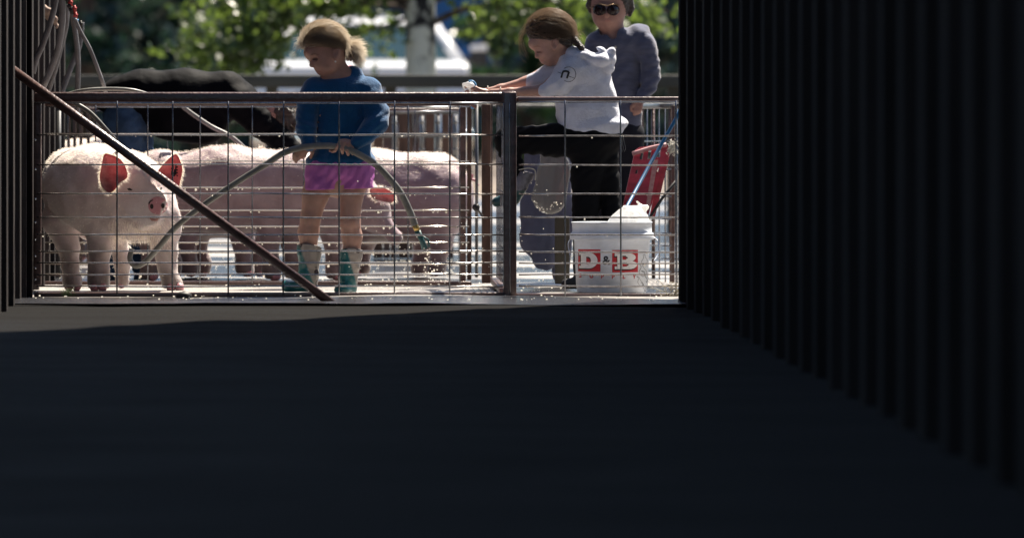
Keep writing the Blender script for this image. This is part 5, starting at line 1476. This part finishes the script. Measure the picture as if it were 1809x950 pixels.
for i in (0, 1):
    mb = MB(); mb.tube([A[i], A[3 - i]], 0.055, 8); mb.build('pillar', M['truck'], tk)
    mb = MB(); mb.tube([B[i], B[3 - i]], 0.07, 8); mb.build('pillar', M['truck'], tk)
slab_part('roof', [(2.0, 40), (2.1, 29), (2.6, 25), (3.4, 29), (3.4, 40)], 500, 778, M['truck'], bev=0.04)
for k in range(5):
    x = 516 + k * 60; mb = MB(); mb.ball(P(x, 23.5, DT, 2.2), (0.10, 0.08, 0.035), 12); mb.build('roof_light', M['chrome'], tk)
for sgn, x in ((1, 852), (-1, 436)):
    mr_ = MB(); mr_.box(P(x, 95, DT, 1.6), (0.088, 0.06, 0.105), bev=0.03); mo = mr_.build('mirror', M['rubber'], tk)
    mb = MB(); mb.box(P(x - sgn * 1, 83, DT, 1.6), (0.085, 0.065, 0.03), bev=0.02); mb.build('mirror_cap', M['truck'], mo)
    mb = MB(); mb.tube([P(x - sgn * 8, 100, DT, 1.62), P(x - sgn * 36, 108, DT, 1.7)], 0.03, 8); mb.build('mirror_arm', M['rubber'], mo)
for (x, y) in ((800, 88), (806, 101), (810, 114)):
    mb = MB(); mb.box(P(x, y, DT, 1.25), (0.05, 0.05, 0.022), bev=0.015); mb.build('fender_trim', M['truck'], tk)
for x in (470, 810):
    for dy in (0.9, 4.5):
        c = P(x, 0, DT, dy); mb = MB()
        mb.tube([(c.x - 0.13, c.y, 0.34), (c.x + 0.13, c.y, 0.34)], 0.37, 24); t_ = mb.build('tyre', M['rubber'], tk)
        mb = MB(); mb.tube([(c.x - 0.135, c.y, 0.34), (c.x + 0.135, c.y, 0.34)], 0.2, 16); mb.build('rim', M['chrome'], t_)

# ------------------------------------------------------------------ blue building at the back
bl = thing('blue_building', 'long dark blue metal building far behind the truck and trees', 'building', (P(900, 0, 120).x, 120, 0))
sc_ = 120 / F
xa, xb = P(440, 0, 120).x, P(1420, 0, 120).x
for i in range(16):
    x0_ = xa + (xb - xa) * i / 16; x1_ = xa + (xb - xa) * (i + 1) / 16
    mb = MB(); mb.box(((x0_ + x1_) / 2, 120, 1.9), ((x1_ - x0_) / 2 - 0.02, 0.05, 1.9)); mb.build('wall_panel', M['bldg2'] if i in (5, 6, 10, 11, 12) else M['bldg'], bl, False)
mb = MB(); mb.box(((xa + xb) / 2, 122.5, 4.1), ((xb - xa) / 2 + 0.3, 3, 0.12), Matrix.Rotation(math.radians(8), 3, 'X')); mb.build('roof', M['bldg'], bl, False)
for px in (560, 700, 1010):
    c = P(px, 0, 119.9); mb = MB(); mb.box((c.x, 119.93, 1.7), (0.5, 0.02, 0.4)); w_ = mb.build('window', M['truckglass'], bl, False)
    mb = MB(); mb.box((c.x, 119.9, 1.27), (0.55, 0.05, 0.03)); mb.build('sill', M['truck'], w_, False)

# ------------------------------------------------------------------ trees
def leaf_mat(name, c1, c2, tc, tr=0.5):
    return mat(name, c1, 0.33, 0, 0.5, vscale=(2.5, 2.5, 2.5), col2=c2, transl=tr, tcol=tc)
M['leaf_bright'] = leaf_mat('birch_leaf', (0.022, 0.046, 0.02), (0.055, 0.085, 0.03), (0.145, 0.215, 0.035), 0.40)
M['leaf_dark'] = leaf_mat('fir_leaf', (0.006, 0.020, 0.020), (0.013, 0.034, 0.028), (0.018, 0.05, 0.028), 0.25)
M['leaf_mid'] = leaf_mat('shrub_leaf', (0.012, 0.032, 0.018), (0.026, 0.055, 0.022), (0.04, 0.10, 0.03), 0.3)
M['bark'] = mat('dark_bark', (0.07, 0.055, 0.045), 0.9, 0, 0.2, var=0.4, vscale=(8, 8, 2), bump=0.6, bscale=14)
def birch_bark():
    m = mat('birch_bark', (0.55, 0.56, 0.50), 0.85, 0, 0.3, bump=0.5, bscale=14, bstretch=(0.6, 0.6, 2.5)); t = m.node_tree; N = t.nodes; L = t.links
    tc = N.new('ShaderNodeTexCoord'); mp = N.new('ShaderNodeMapping'); mp.inputs['Scale'].default_value = (7, 7, 5.5)
    nz_ = N.new('ShaderNodeTexNoise'); nz_.inputs['Scale'].default_value = 1; nz_.inputs['Detail'].default_value = 4
    cr = N.new('ShaderNodeValToRGB'); cr.color_ramp.elements[0].position = 0.42; cr.color_ramp.elements[0].color = (0.015, 0.015, 0.017, 1); cr.color_ramp.elements[1].position = 0.52; cr.color_ramp.elements[1].color = (0.56, 0.57, 0.50, 1)
    L.new(tc.outputs['Object'], mp.inputs[0]); L.new(mp.outputs[0], nz_.inputs['Vector']); L.new(nz_.outputs['Fac'], cr.inputs[0]); L.new(cr.outputs[0], N['Principled BSDF'].inputs['Base Color'])
    return m
M['birch'] = birch_bark()

def leaves(name, pts, size, m, parent, seed, spread=1.0):
    r = np.random.default_rng(seed); n = len(pts)
    a = r.normal(size=(n, 3)); a /= np.linalg.norm(a, axis=1)[:, None]
    b_ = np.cross(a, r.normal(size=(n, 3))); b_ /= np.linalg.norm(b_, axis=1)[:, None]
    s_ = size * r.uniform(0.6, 1.35, n)[:, None]
    p = np.asarray(pts)
    v = np.stack([p - a * s_, p + b_ * s_ * 0.55, p + a * s_, p - b_ * s_ * 0.55], 1).reshape(-1, 3)
    q = np.arange(n * 4).reshape(-1, 4)
    o_ = obj(name, v, q, m, parent, smooth=False); return o_

def branchy(root_pts, r0, m, name, parent):
    mb = MB(); mb.tube(root_pts, [r0 * (1 - 0.8 * i / (len(root_pts) - 1)) for i in range(len(root_pts))], 8); return mb.build(name, m, parent)

# birch in front of the truck
DBi = 50.0
bi = thing('birch_tree', 'birch with pale blotched trunk and bright backlit leaves, in front of the truck', 'tree', (P(745, 0, DBi).x, DBi, 0))
c0 = P(745, 0, DBi).x
mb = MB(); mb.tube([(c0 - 0.01, DBi, -0.03), (c0, DBi, 0.3), (c0 - .005, DBi, 0.9), (c0 - .01, DBi, 1.4), (c0 + 0.02, DBi, 2.6), (c0 + 0.1, DBi, 4.6), (c0 + .05, DBi, 7)], [.15, 0.118, 0.108, 0.105, 0.095, 0.07, 0.03], 18); mb.build('trunk', M['birch'], bi)
r_ = random.Random(31); lp = []
limbs = [[(745, 30), (690, 4), (600, 4), (520, 14), (440, 50), (370, 88)], [(745, 10), (660, -20), (560, 0), (470, 30), (400, 50), (345, 60)], [(745, -10), (640, -50), (520, -30), (430, -5), (360, 20)],
         [(748, 50), (800, 24), (850, 10), (900, 18), (950, 26), (1000, 30)], [(748, 10), (830, -20), (930, -5), (1010, 12), (1060, 22), (1140, 26)], [(748, 0), (880, -40), (1000, -20), (1110, 5), (1180, 22)],
         [(745, 20), (700, 40), (660, 52), (625, 62), (600, 70)], [(745, 15), (650, 8), (560, 6), (490, 40), (440, 78)], [(745, 15), (640, -12), (540, -6), (460, 40), (410, 80), (360, 104)], [(748, -30), (700, -70), (650, -60), (560, -50)], [(748, -30), (820, -80), (930, -70), (1040, -40)]]
for li, lm in enumerate(limbs):
    pts = spline([P(x, y, DBi, r_.gauss(0, 0.15) * (j > 0)) for j, (x, y) in enumerate(lm)], 5)
    branchy(pts, 0.028 if li < 6 else .018, M['bark'], 'limb', bi)
    n = len(pts)
    for i, p in enumerate(pts):
        if i < n * 0.28: continue
        for _ in range(6 if 3 <= li <= 5 else 9):
            tw = Vector((r_.gauss(0, 0.12), r_.gauss(0, 0.22), r_.gauss(-0.05, 0.09)))
            for _ in range(4): lp.append(p + tw + Vector((r_.gauss(0, .035), r_.gauss(0, .04), r_.gauss(0, .035))))
# the crown above the frame
for i in range(6000):
    a = r_.uniform(0, 2 * PI); rr = 2.0 * math.sqrt(r_.random()); z = 2.3 + 5 * r_.random(); rr *= (1.1 - abs(z - 4) / 5)
    lp.append(Vector((c0 + rr * math.cos(a), DBi + rr * math.sin(a), z)))
lp = [p for p in lp if not (P(500, 0, DBi).x < p.x < P(722, 0, DBi).x and p.z < 1.40 and r_.random() < 0.72)]
leaves('crown', lp, 0.042, M['leaf_bright'], bi, 5)['kind'] = 'stuff'

def tree(label, px, d, rad, h, zb, m, n, lsize, seed, conifer=False, tr=0.12, nclump=40):
    x = P(px, 0, d).x; t = thing('conifer' if conifer else 'leafy_tree', label, 'tree', (x, d, 0), 'background trees')
    mb = MB(); mb.tube([(x, d, -0.05), (x + .03, d, h * .4), (x, d, h * .92)], [tr, tr * .7, tr * .15], 10); mb.build('trunk', M['bark'], t)
    r = np.random.default_rng(seed)
    if conifer:
        z = zb + (h - zb) * r.random(nclump) ** 1.2; R = rad * (1 - (z - zb) / (h - zb)) ** 0.8
    else:
        z = zb + (h - zb) * r.random(nclump); u = (z - zb) / (h - zb); R = rad * np.sqrt(np.clip(1 - (2 * u - 0.8) ** 2 * 0.55, 0.05, 1))
    a = r.uniform(0, 2 * PI, nclump); q = np.sqrt(r.uniform(0.25, 1, nclump))
    C = np.stack([x + R * q * np.cos(a), d + R * q * np.sin(a), z], 1)
    cs = rad * r.uniform(0.14, 0.30, nclump)
    k = r.integers(0, nclump, n)
    dd = r.normal(size=(n, 3)); dd /= np.linalg.norm(dd, axis=1)[:, None]
    p = C[k] + dd * (cs[k] * r.random(n) ** 0.5)[:, None] * np.array([1, 1, 0.7])
    p[:, 2] = np.maximum(p[:, 2], 0.05)
    leaves('crown', p, lsize, m, t, seed)['kind'] = 'stuff'
    for i in range(5):
        mb = MB(); cc = C[i * 3]; mb.tube([(x, d, max(0.3, cc[2] - 0.5)), ((x + cc[0]) / 2, (d + cc[1]) / 2, cc[2] - .2), tuple(cc)], [tr * .4, tr * .25, .01], 6); mb.build('limb', M['bark'], t)
    return t
tree('dark fir at the far left behind the hanging hoses', 150, 78, 1.5, 6.5, 0.15, M['leaf_dark'], 9000, 0.085, 1, True, nclump=90)
tree('dark fir behind the black jacket, second from the left', 330, 84, 1.7, 7.0, 0.15, M['leaf_dark'], 10000, 0.085, 2, True, nclump=90)
tree('green bushy tree between the two dark firs', 230, 92, 1.5, 5.0, 0.2, M['leaf_mid'], 8000, 0.09, 3, False, nclump=60)
tree('wide dark tree filling the gap left of the truck', 430, 96, 1.9, 6.0, 0.2, M['leaf_dark'], 10000, 0.09, 4, False, nclump=80)
tree('green bushy tree behind the hanging hoses', 40, 86, 1.6, 5.5, 0.2, M['leaf_mid'], 8000, 0.09, 5, False, nclump=60)
tree('low mid green tree between the girl in the hoodie and the truck mirror', 930, 88, 1.1, 2.0, 0.1, M['leaf_mid'], 4500, 0.08, 6, False, nclump=40)
tree('dark tree behind the adult in sunglasses', 1060, 94, 1.5, 5.5, 0.2, M['leaf_dark'], 7000, 0.09, 7, False, nclump=60)
tree('dark tree at the right behind the adult in sunglasses', 1200, 98, 1.3, 1.9, 0.1, M['leaf_dark'], 5000, 0.09, 8, False, nclump=60)
r = np.random.default_rng(88); n = 16000
o = leaves('low_hedge', np.stack([r.uniform(-9, 9, n), 101 + r.normal(0, .35, n), 0.02 + 1.35 * r.random(n) ** 0.8], 1), 0.075, M['leaf_dark'], None, 19)
tag(o, 'low dark hedge running along the foot of the blue building', 'hedge', kind='stuff')
# far wood beyond everything
r = np.random.default_rng(77); n = 42000
wx = r.uniform(-26, 30, n); wz = 0.1 + 9 * r.random(n) ** 1.1; wy = 150 + r.uniform(0, 14, n) + 2 * np.sin(wx * 0.7)
wz *= 0.75 + 0.25 * np.sin(wx * 0.9 + 1)
o = leaves('far_wood', np.stack([wx, wy, wz], 1), 0.36, M['leaf_dark'], None, 9)
tag(o, 'dark far-off wood closing the background', 'wood', kind='stuff')
